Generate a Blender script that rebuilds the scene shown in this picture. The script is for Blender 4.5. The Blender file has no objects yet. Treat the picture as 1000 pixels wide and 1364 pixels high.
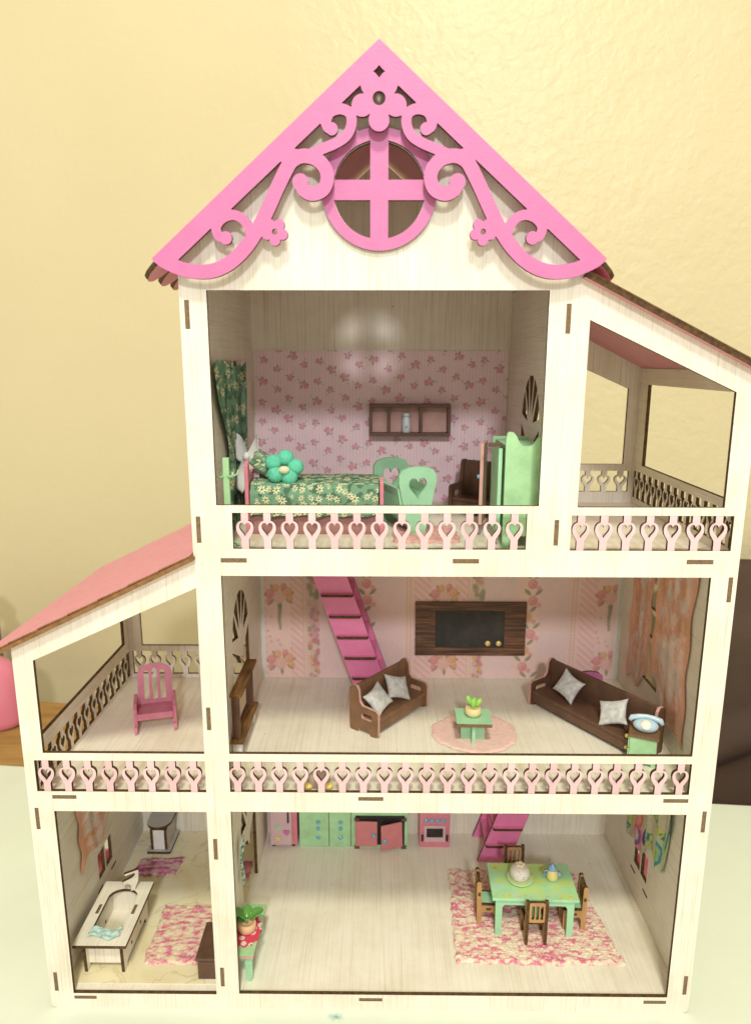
import bpy, bmesh, math, random
import numpy as np
from mathutils import Vector, Matrix
from mathutils.geometry import tessellate_polygon

# ------------------------------------------------------------------ scene, camera, light
S = bpy.context.scene
COL = S.collection
random.seed(7)
RNG = np.random.RandomState(11)
R = math.radians

cam_d = bpy.data.cameras.new('camera')
cam = bpy.data.objects.new('camera', cam_d)
COL.objects.link(cam)
S.camera = cam
cam_d.sensor_fit = 'VERTICAL'
cam_d.sensor_height = 36.0
cam_d.lens = 25.0
cam_d.shift_y = 0.0052
cam_d.clip_start = 0.01
cam_d.clip_end = 50.0
PIT, YAW, ROL = 0.21504, -0.00875, 0.00135
fw = Vector((math.sin(YAW) * math.cos(PIT), math.cos(YAW) * math.cos(PIT), -math.sin(PIT)))
rt = Vector((math.cos(YAW), -math.sin(YAW), 0))
upv = rt.cross(fw)
r2 = rt * math.cos(ROL) + upv * math.sin(ROL)
u2 = upv * math.cos(ROL) - rt * math.sin(ROL)
M = Matrix((r2, u2, -fw)).transposed().to_4x4()
M.translation = Vector((0.00854, -0.4457, 0.47865))
cam.matrix_world = M
cam_d.dof.use_dof = True
cam_d.dof.focus_distance = 0.52
cam_d.dof.aperture_fstop = 9.0

W = bpy.data.worlds.new('World')
S.world = W
W.use_nodes = True
bg = W.node_tree.nodes['Background']
bg.inputs[0].default_value = (1.0, 0.86, 0.70, 1)
bg.inputs[1].default_value = 0.92


def area_lamp(name, loc, target, size, power, col):
    d = bpy.data.lights.new(name, 'AREA')
    d.shape = 'DISK'
    d.size = size
    d.energy = power
    d.color = col
    o = bpy.data.objects.new(name, d)
    COL.objects.link(o)
    o.location = loc
    o.rotation_euler = (Vector(target) - Vector(loc)).to_track_quat('-Z', 'Y').to_euler()
    return o


area_lamp('ceiling_lamp', (0.03, -1.20, 2.00), (0.0, 0.1, 0.3), 0.25, 27.5, (1.0, 0.98, 0.75))
area_lamp('second_lamp', (0.12, -2.2, 1.55), (0.0, 0.1, 0.35), 0.22, 26.0, (0.97, 0.97, 1.0))

S.view_settings.view_transform = 'Standard'
S.view_settings.look = 'None'
S.view_settings.exposure = 0.0
S.view_settings.gamma = 1.0
S.view_settings.use_curve_mapping = False
S.cycles.max_bounces = 8
S.cycles.diffuse_bounces = 5


# ------------------------------------------------------------------ small helpers
def lin(c):
    return tuple(((v / 255.0) / 12.92 if v <= 10 else (((v / 255.0) + 0.055) / 1.055) ** 2.4) for v in c)


LIT = (1.16, 1.10, 0.80)


def alb(r, g, b, k=1.0):
    """picture colour (sRGB of a fully lit surface) -> base colour"""
    l = lin((r, g, b))
    return tuple(min(0.86, l[i] / (LIT[i] * k)) for i in range(3))


def noise2(x, y, seed=0):
    x = np.asarray(x, float)
    y = np.asarray(y, float)
    rs = np.random.RandomState(seed)
    T = rs.rand(64, 64)
    xi = np.floor(x).astype(int)
    yi = np.floor(y).astype(int)
    fx = x - xi
    fy = y - yi
    fx = fx * fx * (3 - 2 * fx)
    fy = fy * fy * (3 - 2 * fy)
    a = T[xi % 64, yi % 64]
    b = T[(xi + 1) % 64, yi % 64]
    c = T[xi % 64, (yi + 1) % 64]
    d = T[(xi + 1) % 64, (yi + 1) % 64]
    return (a * (1 - fx) + b * fx) * (1 - fy) + (c * (1 - fx) + d * fx) * fy


def fbm(x, y, seed=0, n=4):
    s = 0
    a = 0.5
    for k in range(n):
        s = s + a * noise2(x * 2 ** k, y * 2 ** k, seed + k)
        a *= 0.5
    return s / (1 - 0.5 ** n)


def sstep(a, b, x):
    t = np.clip((x - a) / (b - a), 0, 1)
    return t * t * (3 - 2 * t)


# ------------------------------------------------------------------ materials
def new_mat(name):
    m = bpy.data.materials.new(name)
    m.use_nodes = True
    nt = m.node_tree
    b = nt.nodes['Principled BSDF']
    return m, nt, b


def nd(nt, t, **k):
    n = nt.nodes.new(t)
    for a, v in k.items():
        setattr(n, a, v)
    return n


def ramp(nt, fac, stops):
    r = nd(nt, 'ShaderNodeValToRGB')
    e = r.color_ramp.elements
    e[0].position, e[0].color = stops[0][0], (*stops[0][1], 1)
    e[1].position, e[1].color = stops[-1][0], (*stops[-1][1], 1)
    for p, c in stops[1:-1]:
        q = e.new(p)
        q.color = (*c, 1)
    nt.links.new(fac, r.inputs[0])
    return r.outputs[0]


def coord_noise(nt, scale, detail=3.0, rough=0.5, dist=0.0):
    tc = nd(nt, 'ShaderNodeTexCoord')
    mp = nd(nt, 'ShaderNodeMapping')
    mp.inputs['Scale'].default_value = scale
    nt.links.new(tc.outputs['Object'], mp.inputs[0])
    n = nd(nt, 'ShaderNodeTexNoise')
    n.inputs['Scale'].default_value = 1.0
    n.inputs['Detail'].default_value = detail
    n.inputs['Roughness'].default_value = rough
    n.inputs['Distortion'].default_value = dist
    nt.links.new(mp.outputs[0], n.inputs['Vector'])
    return n.outputs['Fac']


def bump(nt, b, h, dist, strength=1.0):
    bp = nd(nt, 'ShaderNodeBump')
    bp.inputs['Strength'].default_value = strength
    bp.inputs['Distance'].default_value = dist
    nt.links.new(h, bp.inputs['Height'])
    nt.links.new(bp.outputs[0], b.inputs['Normal'])


def paint(name, c, rough=0.5, var=0.12, scale=90.0, bumpd=0.00012, spec=0.5, c2=None):
    """matt hand-painted surface with slight unevenness"""
    m, nt, b = new_mat(name)
    c2 = c2 or tuple(max(0, v * (1 - 2 * var)) for v in c)
    f = coord_noise(nt, (scale,) * 3, 5.0, 0.6)
    nt.links.new(ramp(nt, f, [(0.3, c2), (0.62, c)]), b.inputs['Base Color'])
    b.inputs['Roughness'].default_value = rough
    b.inputs['Specular IOR Level'].default_value = spec
    if bumpd:
        bump(nt, b, coord_noise(nt, (scale * 9,) * 3, 2.0), bumpd)
    return m


def grain(name, scale, light, dark, rough=0.42):
    """pale melamine board with fine drawn grain"""
    m, nt, b = new_mat(name)
    f = coord_noise(nt, scale, 3.0, 0.6)
    g = coord_noise(nt, tuple(s * 0.3 for s in scale), 2.0, 0.5)
    mx = nd(nt, 'ShaderNodeMath', operation='MULTIPLY_ADD')
    nt.links.new(g, mx.inputs[0])
    mx.inputs[1].default_value = 0.22
    nt.links.new(f, mx.inputs[2])
    mid = tuple((light[i] * 2 + dark[i]) / 3 for i in range(3))
    rc = ramp(nt, mx.outputs[0], [(0.40, dark), (0.53, mid), (0.66, light)])
    # handling marks: faint wide smudges and a few small specks
    sm = ramp(nt, coord_noise(nt, (21, 21, 21), 5.0, 0.65), [(0.35, (0.90, 0.875, 0.83)), (0.58, (1, 1, 1))])
    sk = ramp(nt, coord_noise(nt, (330, 330, 330), 1.0, 0.4), [(0.795, (1, 1, 1)), (0.83, (0.55, 0.47, 0.36))])
    m1 = nd(nt, 'ShaderNodeMixRGB', blend_type='MULTIPLY')
    m1.inputs[0].default_value = 1.0
    nt.links.new(rc, m1.inputs[1])
    nt.links.new(sm, m1.inputs[2])
    m2 = nd(nt, 'ShaderNodeMixRGB', blend_type='MULTIPLY')
    m2.inputs[0].default_value = 1.0
    nt.links.new(m1.outputs[0], m2.inputs[1])
    nt.links.new(sk, m2.inputs[2])
    nt.links.new(m2.outputs[0], b.inputs['Base Color'])
    b.inputs['Roughness'].default_value = rough
    b.inputs['Specular IOR Level'].default_value = 0.3
    bump(nt, b, f, 0.00004)
    return m


def vcol(name, rough=0.7, bumpscale=0.0, bumpd=0.0001, alpha=None, spec=0.3, transl=0.0):
    m, nt, b = new_mat(name)
    a = nd(nt, 'ShaderNodeAttribute', attribute_name='Col')
    nt.links.new(a.outputs['Color'], b.inputs['Base Color'])
    b.inputs['Roughness'].default_value = rough
    b.inputs['Specular IOR Level'].default_value = spec
    if bumpscale:
        bump(nt, b, coord_noise(nt, (bumpscale,) * 3, 2.0), bumpd)
    if alpha:
        nt.links.new(a.outputs['Alpha'], b.inputs['Alpha'])
    return m


def burnt(name, c1, c2, along=(400, 400, 25)):
    m, nt, b = new_mat(name)
    f = coord_noise(nt, along, 4.0, 0.6)
    nt.links.new(ramp(nt, f, [(0.3, c1), (0.7, c2)]), b.inputs['Base Color'])
    b.inputs['Roughness'].default_value = 0.8
    b.inputs['Specular IOR Level'].default_value = 0.15
    return m


CREAM = (0.80, 0.765, 0.665)
CREAM_D = (0.60, 0.55, 0.45)
MT = {}
MT['board'] = grain('pale_board_upright_grain', (1000, 14, 14), CREAM, CREAM_D)
MT['board_side'] = grain('pale_board_level_grain', (14, 14, 900), CREAM, (0.66, 0.60, 0.50))
MT['board_floor'] = grain('pale_board_floor_grain', (850, 12, 14), (0.82, 0.785, 0.68), (0.69, 0.64, 0.53))
MT['edge'] = burnt('laser_burnt_edge', (0.050, 0.028, 0.012), (0.13, 0.075, 0.034), (300, 300, 300))
MT['tab'] = burnt('fibreboard_tab_end', (0.13, 0.085, 0.048), (0.25, 0.165, 0.095), (900, 900, 900))
MT['roof_edge'] = burnt('roof_board_edge', (0.17, 0.085, 0.035), (0.29, 0.15, 0.065), (250, 250, 250))
MT['trim'] = paint('bright_pink_paint', (0.55, 0.155, 0.355), 0.5, 0.045)
MT['roof'] = paint('salmon_pink_roof_paint', (0.66, 0.265, 0.325), 0.5, 0.06)
MT['rail'] = paint('blush_pink_rail_paint', (0.77, 0.505, 0.53), 0.55, 0.08, 160)
_nt = MT['rail'].node_tree
_oi = nd(_nt, 'ShaderNodeObjectInfo')
_hs = nd(_nt, 'ShaderNodeHueSaturation')
_mr = nd(_nt, 'ShaderNodeMapRange')
_mr.inputs['To Min'].default_value = 0.90
_mr.inputs['To Max'].default_value = 1.06
_nt.links.new(_oi.outputs['Random'], _mr.inputs['Value'])
_nt.links.new(_mr.outputs[0], _hs.inputs['Value'])
_bs = _nt.nodes['Principled BSDF'].inputs['Base Color']
_nt.links.new(_bs.links[0].from_socket, _hs.inputs['Color'])
_nt.links.new(_hs.outputs[0], _bs)
MT['stair'] = paint('hot_pink_stair_paint', (0.74, 0.21, 0.41), 0.45, 0.06)
MT['mint'] = paint('mint_green_paint', (0.40, 0.68, 0.37), 0.42, 0.10)
MT['mint_b'] = paint('mint_blue_green_paint', (0.36, 0.66, 0.42), 0.45, 0.08)
MT['mint_c'] = paint('cradle_green_paint', (0.32, 0.60, 0.39), 0.45, 0.06)
MT['brown'] = paint('brown_furniture_paint', (0.22, 0.115, 0.058), 0.5, 0.2, 60)
MT['brown_d'] = paint('dark_brown_paint', (0.135, 0.068, 0.040), 0.5, 0.2, 60)
MT['pink_edge'] = paint('dusty_pink_paint', (0.58, 0.34, 0.30), 0.5, 0.06)
MT['rosepink'] = paint('rose_pink_paint', (0.66, 0.22, 0.28), 0.45, 0.07)
MT['rocker'] = paint('dusky_pink_chair_paint', (0.60, 0.20, 0.29), 0.45, 0.10)
MT['black'] = paint('black_paint', (0.018, 0.015, 0.014), 0.55, 0.2)
MT['white'] = paint('white_paint', (0.80, 0.80, 0.78), 0.4, 0.03)
MT['steel'] = paint('light_grey_paint', (0.62, 0.62, 0.62), 0.35, 0.05)
MT['gold'] = new_mat('brass_knob')[0]
_b = MT['gold'].node_tree.nodes['Principled BSDF']
_b.inputs['Base Color'].default_value = (0.80, 0.62, 0.22, 1)
_b.inputs['Metallic'].default_value = 0.35
_b.inputs['Roughness'].default_value = 0.28
MT['gem'] = new_mat('blue_gem')[0]
_b = MT['gem'].node_tree.nodes['Principled BSDF']
_b.inputs['Base Color'].default_value = (0.13, 0.42, 0.62, 1)
_b.inputs['Roughness'].default_value = 0.08
_b.inputs['Coat Weight'].default_value = 0.6


# ------------------------------------------------------------------ geometry collector
def FR(y):
    return lambda a, b, c: (a, y + c, b)


def SD(x):
    return lambda a, b, c: (x + c, a, b)


def TP(z):
    return lambda a, b, c: (a, b, z + c)


class G:
    def __init__(self):
        self.v = []
        self.f = []
        self.m = []
        self.s = []

    def add(self, vs, fs, m=0, smooth=False):
        o = len(self.v)
        self.v += [tuple(p) for p in vs]
        for k, q in enumerate(fs):
            self.f.append(tuple(i + o for i in q))
            self.m.append(m if not isinstance(m, (list, tuple)) else m[k])
            self.s.append(smooth)
        return self

    def box(self, x0, x1, y0, y1, z0, z1, m=0):
        vs = [(x, y, z) for z in (z0, z1) for y in (y0, y1) for x in (x0, x1)]
        return self.add(vs, [(0, 2, 3, 1), (4, 5, 7, 6), (0, 1, 5, 4), (2, 6, 7, 3), (0, 4, 6, 2), (1, 3, 7, 5)], m)

    def panel(self, outer, holes, fr, t, mf=0, me=1, mb=None):
        polys = [list(outer)] + [list(h) for h in holes]
        tri = tessellate_polygon([[Vector((p[0], p[1], 0)) for p in q] for q in polys])
        flat = [p for q in polys for p in q]
        n = len(flat)
        vs = [fr(p[0], p[1], 0) for p in flat] + [fr(p[0], p[1], t) for p in flat]
        fs = [tuple(q) for q in tri]
        ms = [mf] * len(fs)
        fs += [(q[2] + n, q[1] + n, q[0] + n) for q in tri]
        ms += [mf if mb is None else mb] * len(tri)
        o = 0
        for q in polys:
            k = len(q)
            for i in range(k):
                j = (i + 1) % k
                fs.append((o + i, o + j, o + j + n, o + i + n))
                ms.append(me)
            o += k
        return self.add(vs, fs, ms)

    def lathe(self, prof, c=(0, 0, 0), seg=24, m=0, axis='Z', sx=1.0, sy=1.0):
        vs = []
        fs = []
        for r, z in prof:
            for k in range(seg):
                a = 2 * math.pi * k / seg
                p = (r * math.cos(a) * sx, r * math.sin(a) * sy, z)
                if axis == 'Y':
                    p = (p[0], p[2], p[1])
                elif axis == 'X':
                    p = (p[2], p[0], p[1])
                vs.append((c[0] + p[0], c[1] + p[1], c[2] + p[2]))
        for i in range(len(prof) - 1):
            for k in range(seg):
                k2 = (k + 1) % seg
                fs.append((i * seg + k, i * seg + k2, (i + 1) * seg + k2, (i + 1) * seg + k))
        fs.append(tuple(range(seg - 1, -1, -1)))
        fs.append(tuple((len(prof) - 1) * seg + k for k in range(seg)))
        return self.add(vs, fs, m, True)

    def ball(self, c, r, m=0, nu=14, nv=9):
        if not isinstance(r, (tuple, list)):
            r = (r, r, r)
        vs = [(c[0], c[1], c[2] - r[2])]
        for i in range(1, nv):
            t = math.pi * i / nv
            for k in range(nu):
                a = 2 * math.pi * k / nu
                vs.append((c[0] + r[0] * math.sin(t) * math.cos(a), c[1] + r[1] * math.sin(t) * math.sin(a), c[2] - r[2] * math.cos(t)))
        vs.append((c[0], c[1], c[2] + r[2]))
        fs = [(0, 1 + (k + 1) % nu, 1 + k) for k in range(nu)]
        for i in range(nv - 2):
            for k in range(nu):
                k2 = (k + 1) % nu
                a = 1 + i * nu
                fs.append((a + k, a + k2, a + nu + k2, a + nu + k))
        l = 1 + (nv - 2) * nu
        fs += [(l + k, l + (k + 1) % nu, len(vs) - 1) for k in range(nu)]
        return self.add(vs, fs, m, True)

    def tube(self, pts, r, m=0, seg=8):
        pts = [Vector(p) for p in pts]
        rr = r if isinstance(r, (list, tuple)) else [r] * len(pts)
        vs = []
        fs = []
        for i, p in enumerate(pts):
            d = (pts[min(i + 1, len(pts) - 1)] - pts[max(i - 1, 0)]).normalized()
            a = d.cross(Vector((0, 0, 1)))
            if a.length < 0.1:
                a = d.cross(Vector((0, 1, 0)))
            a.normalize()
            b = d.cross(a)
            for k in range(seg):
                t = 2 * math.pi * k / seg
                vs.append(p + (a * math.cos(t) + b * math.sin(t)) * rr[i])
        for i in range(len(pts) - 1):
            for k in range(seg):
                k2 = (k + 1) % seg
                fs.append((i * seg + k, i * seg + k2, (i + 1) * seg + k2, (i + 1) * seg + k))
        fs.append(tuple(range(seg)))
        fs.append(tuple((len(pts) - 1) * seg + k for k in range(seg - 1, -1, -1)))
        return self.add(vs, fs, m, True)

    def xf(self, mat, start=0):
        for i in range(start, len(self.v)):
            self.v[i] = tuple(mat @ Vector(self.v[i]))
        return self

    def mesh(self, name, mats):
        me = bpy.data.meshes.new(name)
        me.from_pydata(self.v, [], self.f)
        for m in mats:
            me.materials.append(MT[m] if isinstance(m, str) else m)
        me.polygons.foreach_set('material_index', self.m)
        me.polygons.foreach_set('use_smooth', self.s)
        bm = bmesh.new()
        bm.from_mesh(me)
        bmesh.ops.recalc_face_normals(bm, faces=bm.faces)
        bm.to_mesh(me)
        bm.free()
        me.update()
        return me

    def obj(self, name, mats, parent=None, bevel=0.0):
        if isinstance(mats, str):
            mats = [mats]
        o = bpy.data.objects.new(name, self.mesh(name, mats))
        COL.objects.link(o)
        if parent:
            o.parent = parent
        if bevel:
            bv = o.modifiers.new('bevel', 'BEVEL')
            bv.width = bevel
            bv.segments = 2
            bv.limit_method = 'ANGLE'
            bv.angle_limit = R(40)
        return o


def tag(o, label=None, cat=None, group=None, kind=None):
    if label:
        o['label'] = label
    if cat:
        o['category'] = cat
    if group:
        o['group'] = group
    if kind:
        o['kind'] = kind
    return o


def thing(name, label, cat, loc=(0, 0, 0), rz=0.0, group=None):
    o = bpy.data.objects.new(name, None)
    COL.objects.link(o)
    o.empty_display_size = 0.01
    o.location = loc
    o.rotation_euler = (0, 0, R(rz))
    return tag(o, label, cat, group)


def copy_tree(o, parent=None):
    c = o.copy()
    COL.objects.link(c)
    c.parent = parent
    for ch in [x for x in bpy.data.objects if x.parent == o]:
        copy_tree(ch, c)
    return c


def grid(name, nu, nv, pos, col, mat, parent=None, thick=0.0, smooth=True, alpha=None):
    """a sheet of nu x nv points; pos(u,v)->x,y,z arrays, col(u,v)->n x 3 painted print"""
    U_, V_ = np.meshgrid(np.linspace(0, 1, nu), np.linspace(0, 1, nv))
    U_ = U_.ravel()
    V_ = V_.ravel()
    x, y, z = pos(U_, V_)
    o1 = np.ones_like(U_)
    co = np.stack([x * o1, y * o1, z * o1], 1)
    idx = np.arange(nu * nv).reshape(nv, nu)
    fs = np.stack([idx[:-1, :-1], idx[:-1, 1:], idx[1:, 1:], idx[1:, :-1]], -1).reshape(-1, 4)
    me = bpy.data.meshes.new(name)
    me.vertices.add(len(co))
    me.vertices.foreach_set('co', co.astype(np.float32).ravel())
    me.loops.add(fs.size)
    me.loops.foreach_set('vertex_index', fs.astype(np.int32).ravel())
    me.polygons.add(len(fs))
    me.polygons.foreach_set('loop_start', np.arange(0, fs.size, 4, dtype=np.int32))
    me.polygons.foreach_set('loop_total', np.full(len(fs), 4, dtype=np.int32))
    me.update(calc_edges=True)
    me.polygons.foreach_set('use_smooth', np.full(len(fs), smooth))
    if col is not None:
        c = col(U_, V_)
        a = np.ones((len(c), 4), np.float32)
        a[:, :3] = c
        if alpha is not None:
            a[:, 3] = alpha(U_, V_)
        at = me.color_attributes.new('Col', 'FLOAT_COLOR', 'POINT')
        at.data.foreach_set('color', a.ravel())
    me.materials.append(MT[mat] if isinstance(mat, str) else mat)
    o = bpy.data.objects.new(name, me)
    COL.objects.link(o)
    if parent:
        o.parent = parent
    if thick:
        sm = o.modifiers.new('solid', 'SOLIDIFY')
        sm.thickness = thick
        sm.offset = 0
    return o


def rect(x0, x1, y0, y1):
    return [(x0, y0), (x1, y0), (x1, y1), (x0, y1)]


def circle(cx, cy, r, n=64, ry=None):
    ry = ry or r
    return [(cx + r * math.cos(2 * math.pi * k / n), cy + ry * math.sin(2 * math.pi * k / n)) for k in range(n)]


def rrect(x0, x1, y0, y1, r, n=5):
    o = []
    for cx, cy, a0 in ((x1 - r, y0 + r, -90), (x1 - r, y1 - r, 0), (x0 + r, y1 - r, 90), (x0 + r, y0 + r, 180)):
        for k in range(n + 1):
            a = R(a0 + 90 * k / n)
            o.append((cx + r * math.cos(a), cy + r * math.sin(a)))
    return o


def heart(cx, cy, w, h, n=40):
    o = []
    for k in range(n):
        t = 2 * math.pi * k / n
        x = 16 * math.sin(t) ** 3
        y = 13 * math.cos(t) - 5 * math.cos(2 * t) - 2 * math.cos(3 * t) - math.cos(4 * t)
        o.append((cx + x / 32 * w, cy + (y + 2.5) / 29 * h))
    return o


def catmull(pts, n=10):
    p = [np.array(q, float) for q in pts]
    p = [2 * p[0] - p[1]] + p + [2 * p[-1] - p[-2]]
    o = []
    for i in range(1, len(p) - 2):
        for k in range(n):
            t = k / n
            o.append(0.5 * ((2 * p[i]) + (-p[i - 1] + p[i + 1]) * t + (2 * p[i - 1] - 5 * p[i] + 4 * p[i + 1] - p[i + 2]) * t * t
                            + (-p[i - 1] + 3 * p[i] - 3 * p[i + 1] + p[i + 2]) * t ** 3))
    o.append(p[-2])
    return np.array(o)


def contours(F, xs, ys):
    """closed zero contours of a sampled field (marching squares)"""
    seg = {}

    def ip(a, b):
        (i0, j0), (i1, j1) = a, b
        f0, f1 = F[j0, i0], F[j1, i1]
        t = f0 / (f0 - f1)
        return (xs[i0] + (xs[i1] - xs[i0]) * t, ys[j0] + (ys[j1] - ys[j0]) * t)
    ins = F < 0
    mix = (ins[:-1, :-1] != ins[1:, :-1]) | (ins[:-1, :-1] != ins[:-1, 1:]) | (ins[:-1, :-1] != ins[1:, 1:])
    nxt = {}
    pt = {}
    for j, i in zip(*np.nonzero(mix)):
        c = [(i, j), (i + 1, j), (i + 1, j + 1), (i, j + 1)]
        s = [ins[q[1], q[0]] for q in c]
        st = []
        en = []
        for k in range(4):
            a, b = c[k], c[(k + 1) % 4]
            if s[k] and not s[(k + 1) % 4]:
                st.append(k)
            if not s[k] and s[(k + 1) % 4]:
                en.append(k)
        for k in st:
            # walk so that the inside stays on the left
            e = en[0] if len(en) == 1 else min(en, key=lambda q: (q - k) % 4)
            ka = tuple(sorted((c[k], c[(k + 1) % 4])))
            kb = tuple(sorted((c[e], c[(e + 1) % 4])))
            pt[ka] = ip(*ka)
            pt[kb] = ip(*kb)
            nxt[ka] = kb
    out = []
    while nxt:
        s0 = next(iter(nxt))
        loop = []
        k = s0
        while k in nxt:
            loop.append(pt[k])
            k = nxt.pop(k)
        out.append(loop)
    return out


def simplify(loop, tol):
    def dp(p):
        if len(p) < 3:
            return p
        a, b = np.array(p[0]), np.array(p[-1])
        q = np.array(p[1:-1])
        ab = b - a
        L = np.hypot(*ab)
        d = np.abs(ab[0] * (q[:, 1] - a[1]) - ab[1] * (q[:, 0] - a[0])) / L if L > 1e-9 else np.hypot(q[:, 0] - a[0], q[:, 1] - a[1])
        k = int(np.argmax(d))
        if d[k] < tol:
            return [p[0], p[-1]]
        return dp(p[:k + 2])[:-1] + dp(p[k + 1:])
    h = len(loop) // 2
    return dp(loop[:h + 1])[:-1] + dp(loop[h:] + [loop[0]])[:-1]

# ------------------------------------------------------------------ the setting
TROT = math.atan2(-0.0714, 0.873)          # table edge and wall are turned a little from the house


def wall_material():
    m, nt, b = new_mat('glossy_yellow_wall_paint')
    f = coord_noise(nt, (3.5, 3.5, 3.5), 3.0)
    nt.links.new(ramp(nt, f, [(0.3, (0.585, 0.515, 0.315)), (0.7, (0.62, 0.55, 0.345))]), b.inputs['Base Color'])
    b.inputs['Roughness'].default_value = 0.38
    b.inputs['Specular IOR Level'].default_value = 0.30
    h1 = coord_noise(nt, (75, 75, 75), 2.5, 0.55, 0.6)
    h2 = coord_noise(nt, (24, 24, 24), 2.0, 0.5, 0.3)
    a = nd(nt, 'ShaderNodeMath', operation='MULTIPLY_ADD')
    nt.links.new(h2, a.inputs[0])
    a.inputs[1].default_value = 1.2
    nt.links.new(h1, a.inputs[2])
    # the roller texture is stronger on the right hand part of the wall
    tc = nd(nt, 'ShaderNodeTexCoord')
    sp = nd(nt, 'ShaderNodeSeparateXYZ')
    nt.links.new(tc.outputs['Object'], sp.inputs[0])
    mr = nd(nt, 'ShaderNodeMapRange')
    mr.inputs['From Min'].default_value = -0.16
    mr.inputs['From Max'].default_value = 0.03
    mr.inputs['To Min'].default_value = 0.30
    mr.inputs['To Max'].default_value = 1.0
    nt.links.new(sp.outputs['X'], mr.inputs['Value'])
    mm = nd(nt, 'ShaderNodeMath', operation='MULTIPLY')
    nt.links.new(a.outputs[0], mm.inputs[0])
    nt.links.new(mr.outputs[0], mm.inputs[1])
    bump(nt, b, mm.outputs[0], 0.0013)
    return m


MT['wall'] = wall_material()


def table_material():
    m, nt, b = new_mat('pale_mint_table_top')
    f = coord_noise(nt, (9, 9, 9), 5.0, 0.6)
    base = ramp(nt, f, [(0.3, (0.63, 0.70, 0.595)), (0.7, (0.675, 0.745, 0.64))])
    # worn scuffs and one teal paint mark in front of the house
    sc = coord_noise(nt, (45, 160, 10), 6.0, 0.7)
    mk = ramp(nt, sc, [(0.70, (0, 0, 0)), (0.76, (1, 1, 1))])
    mx = nd(nt, 'ShaderNodeMixRGB')
    nt.links.new(mk, mx.inputs[0])
    nt.links.new(base, mx.inputs[1])
    mx.inputs[2].default_value = (0.55, 0.615, 0.50, 1)
    tc = nd(nt, 'ShaderNodeTexCoord')
    mp = nd(nt, 'ShaderNodeMapping')
    mp.inputs['Location'].default_value = (0.0245, 0.0115, 0)
    mp.inputs['Scale'].default_value = (1, 1.9, 1)
    nt.links.new(tc.outputs['Object'], mp.inputs[0])
    ln = nd(nt, 'ShaderNodeVectorMath', operation='LENGTH')
    nt.links.new(mp.outputs[0], ln.inputs[0])
    nz = coord_noise(nt, (260, 260, 260), 3.0)
    ad = nd(nt, 'ShaderNodeMath', operation='MULTIPLY_ADD')
    nt.links.new(nz, ad.inputs[0])
    ad.inputs[1].default_value = 0.009
    nt.links.new(ln.outputs['Value'], ad.inputs[2])
    spot = ramp(nt, ad.outputs[0], [(0.0070, (1, 1, 1)), (0.0083, (0, 0, 0))])
    mx2 = nd(nt, 'ShaderNodeMixRGB')
    nt.links.new(spot, mx2.inputs[0])
    nt.links.new(mx.outputs[0], mx2.inputs[1])
    mx2.inputs[2].default_value = (0.10, 0.36, 0.36, 1)
    nt.links.new(mx2.outputs[0], b.inputs['Base Color'])
    b.inputs['Roughness'].default_value = 0.33
    bump(nt, b, coord_noise(nt, (120, 120, 120), 3.0), 0.0001)
    return m


MT['table'] = table_material()
MT['floor'] = paint('dark_floor', (0.10, 0.075, 0.055), 0.6, 0.2, 5)

g = G()
g.panel([(-1.4, -1.3), (1.4, -1.3), (1.4, 0.2597 - 0.98 * 0.0818), (0.4186, 0.2597), (-0.4545, 0.3312), (-1.4, 0.3312 + 0.945 * 0.0818)],
        [], TP(-0.03), 0.03, 0, 0)
t = g.obj('table', ['table'], None, 0.003)
tag(t, kind='structure')
g = G()
g.add([(-3, 0, -0.8), (3, 0, -0.8), (3, 0, 2.4), (-3, 0, 2.4)], [(0, 1, 2, 3)])
t = g.obj('wall', ['wall'])
t.location = (0, 0.56, 0)
t.rotation_euler = (0, 0, TROT)
tag(t, kind='structure')
g = G()
g.add([(-3, -3, -0.8), (3, -3, -0.8), (3, 1, -0.8), (-3, 1, -0.8)], [(0, 1, 2, 3)])
tag(g.obj('floor', ['floor']), kind='structure')

# ------------------------------------------------------------------ the doll's house
HOUSE = thing('dollhouse', 'tall cream and pink wooden dollhouse with open front on the table', 'dollhouse', (0, 0, 0))
T = 0.003
D = 0.192
XL0, XL1 = -0.2355, -0.2325      # left outer wall
XM0, XM1 = -0.1088, -0.1058      # wall between the porch and the rooms
XN0, XN1 = 0.1198, 0.1228        # right wall of the top room
XR0, XR1 = 0.2350, 0.2380        # right outer wall
ZF1, ZF2, ZF3 = 0.0112, 0.1805, 0.3540
RX = 0.0064                      # ridge axis

OUT = [(-0.24, 0.004), (-0.2388, 0.0012), (-0.236, 0.0), (0.236, 0.0), (0.2388, 0.0012), (0.24, 0.004), (0.24, 0.4724), (0.1321, 0.5262),
       (0.1275, 0.5392), (RX, 0.6430), (-0.1137, 0.5400), (-0.1137, 0.3529), (-0.24, 0.2913)]
VER_L = [(-0.2260, 0.2130), (-0.1137, 0.2130), (-0.1130, 0.3335), (-0.2260, 0.2816)]
VER_R = [(0.1332, 0.3882), (0.2267, 0.3882), (0.2264, 0.4608), (0.1338, 0.5037)]
RAIL_L = rect(-0.2328, -0.1137, 0.1832, 0.2073)
RAIL_M = rect(-0.0969, 0.2234, 0.1836, 0.2073)
RAIL_T = rect(-0.0875, 0.1016, 0.3601, 0.3840)
RAIL_R = rect(0.1300, 0.2335, 0.3597, 0.3829)
BATH = rect(-0.2224, -0.1144, 0.0130, 0.1676)
KIT = rect(-0.0973, 0.2233, 0.0138, 0.1680)
LIV = rect(-0.0963, 0.2229, 0.2131, 0.3418)
BED = rect(-0.0972, 0.1087, 0.3889, 0.5207)
WINC, WINR = (0.0066, 0.5760), 0.0265
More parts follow.
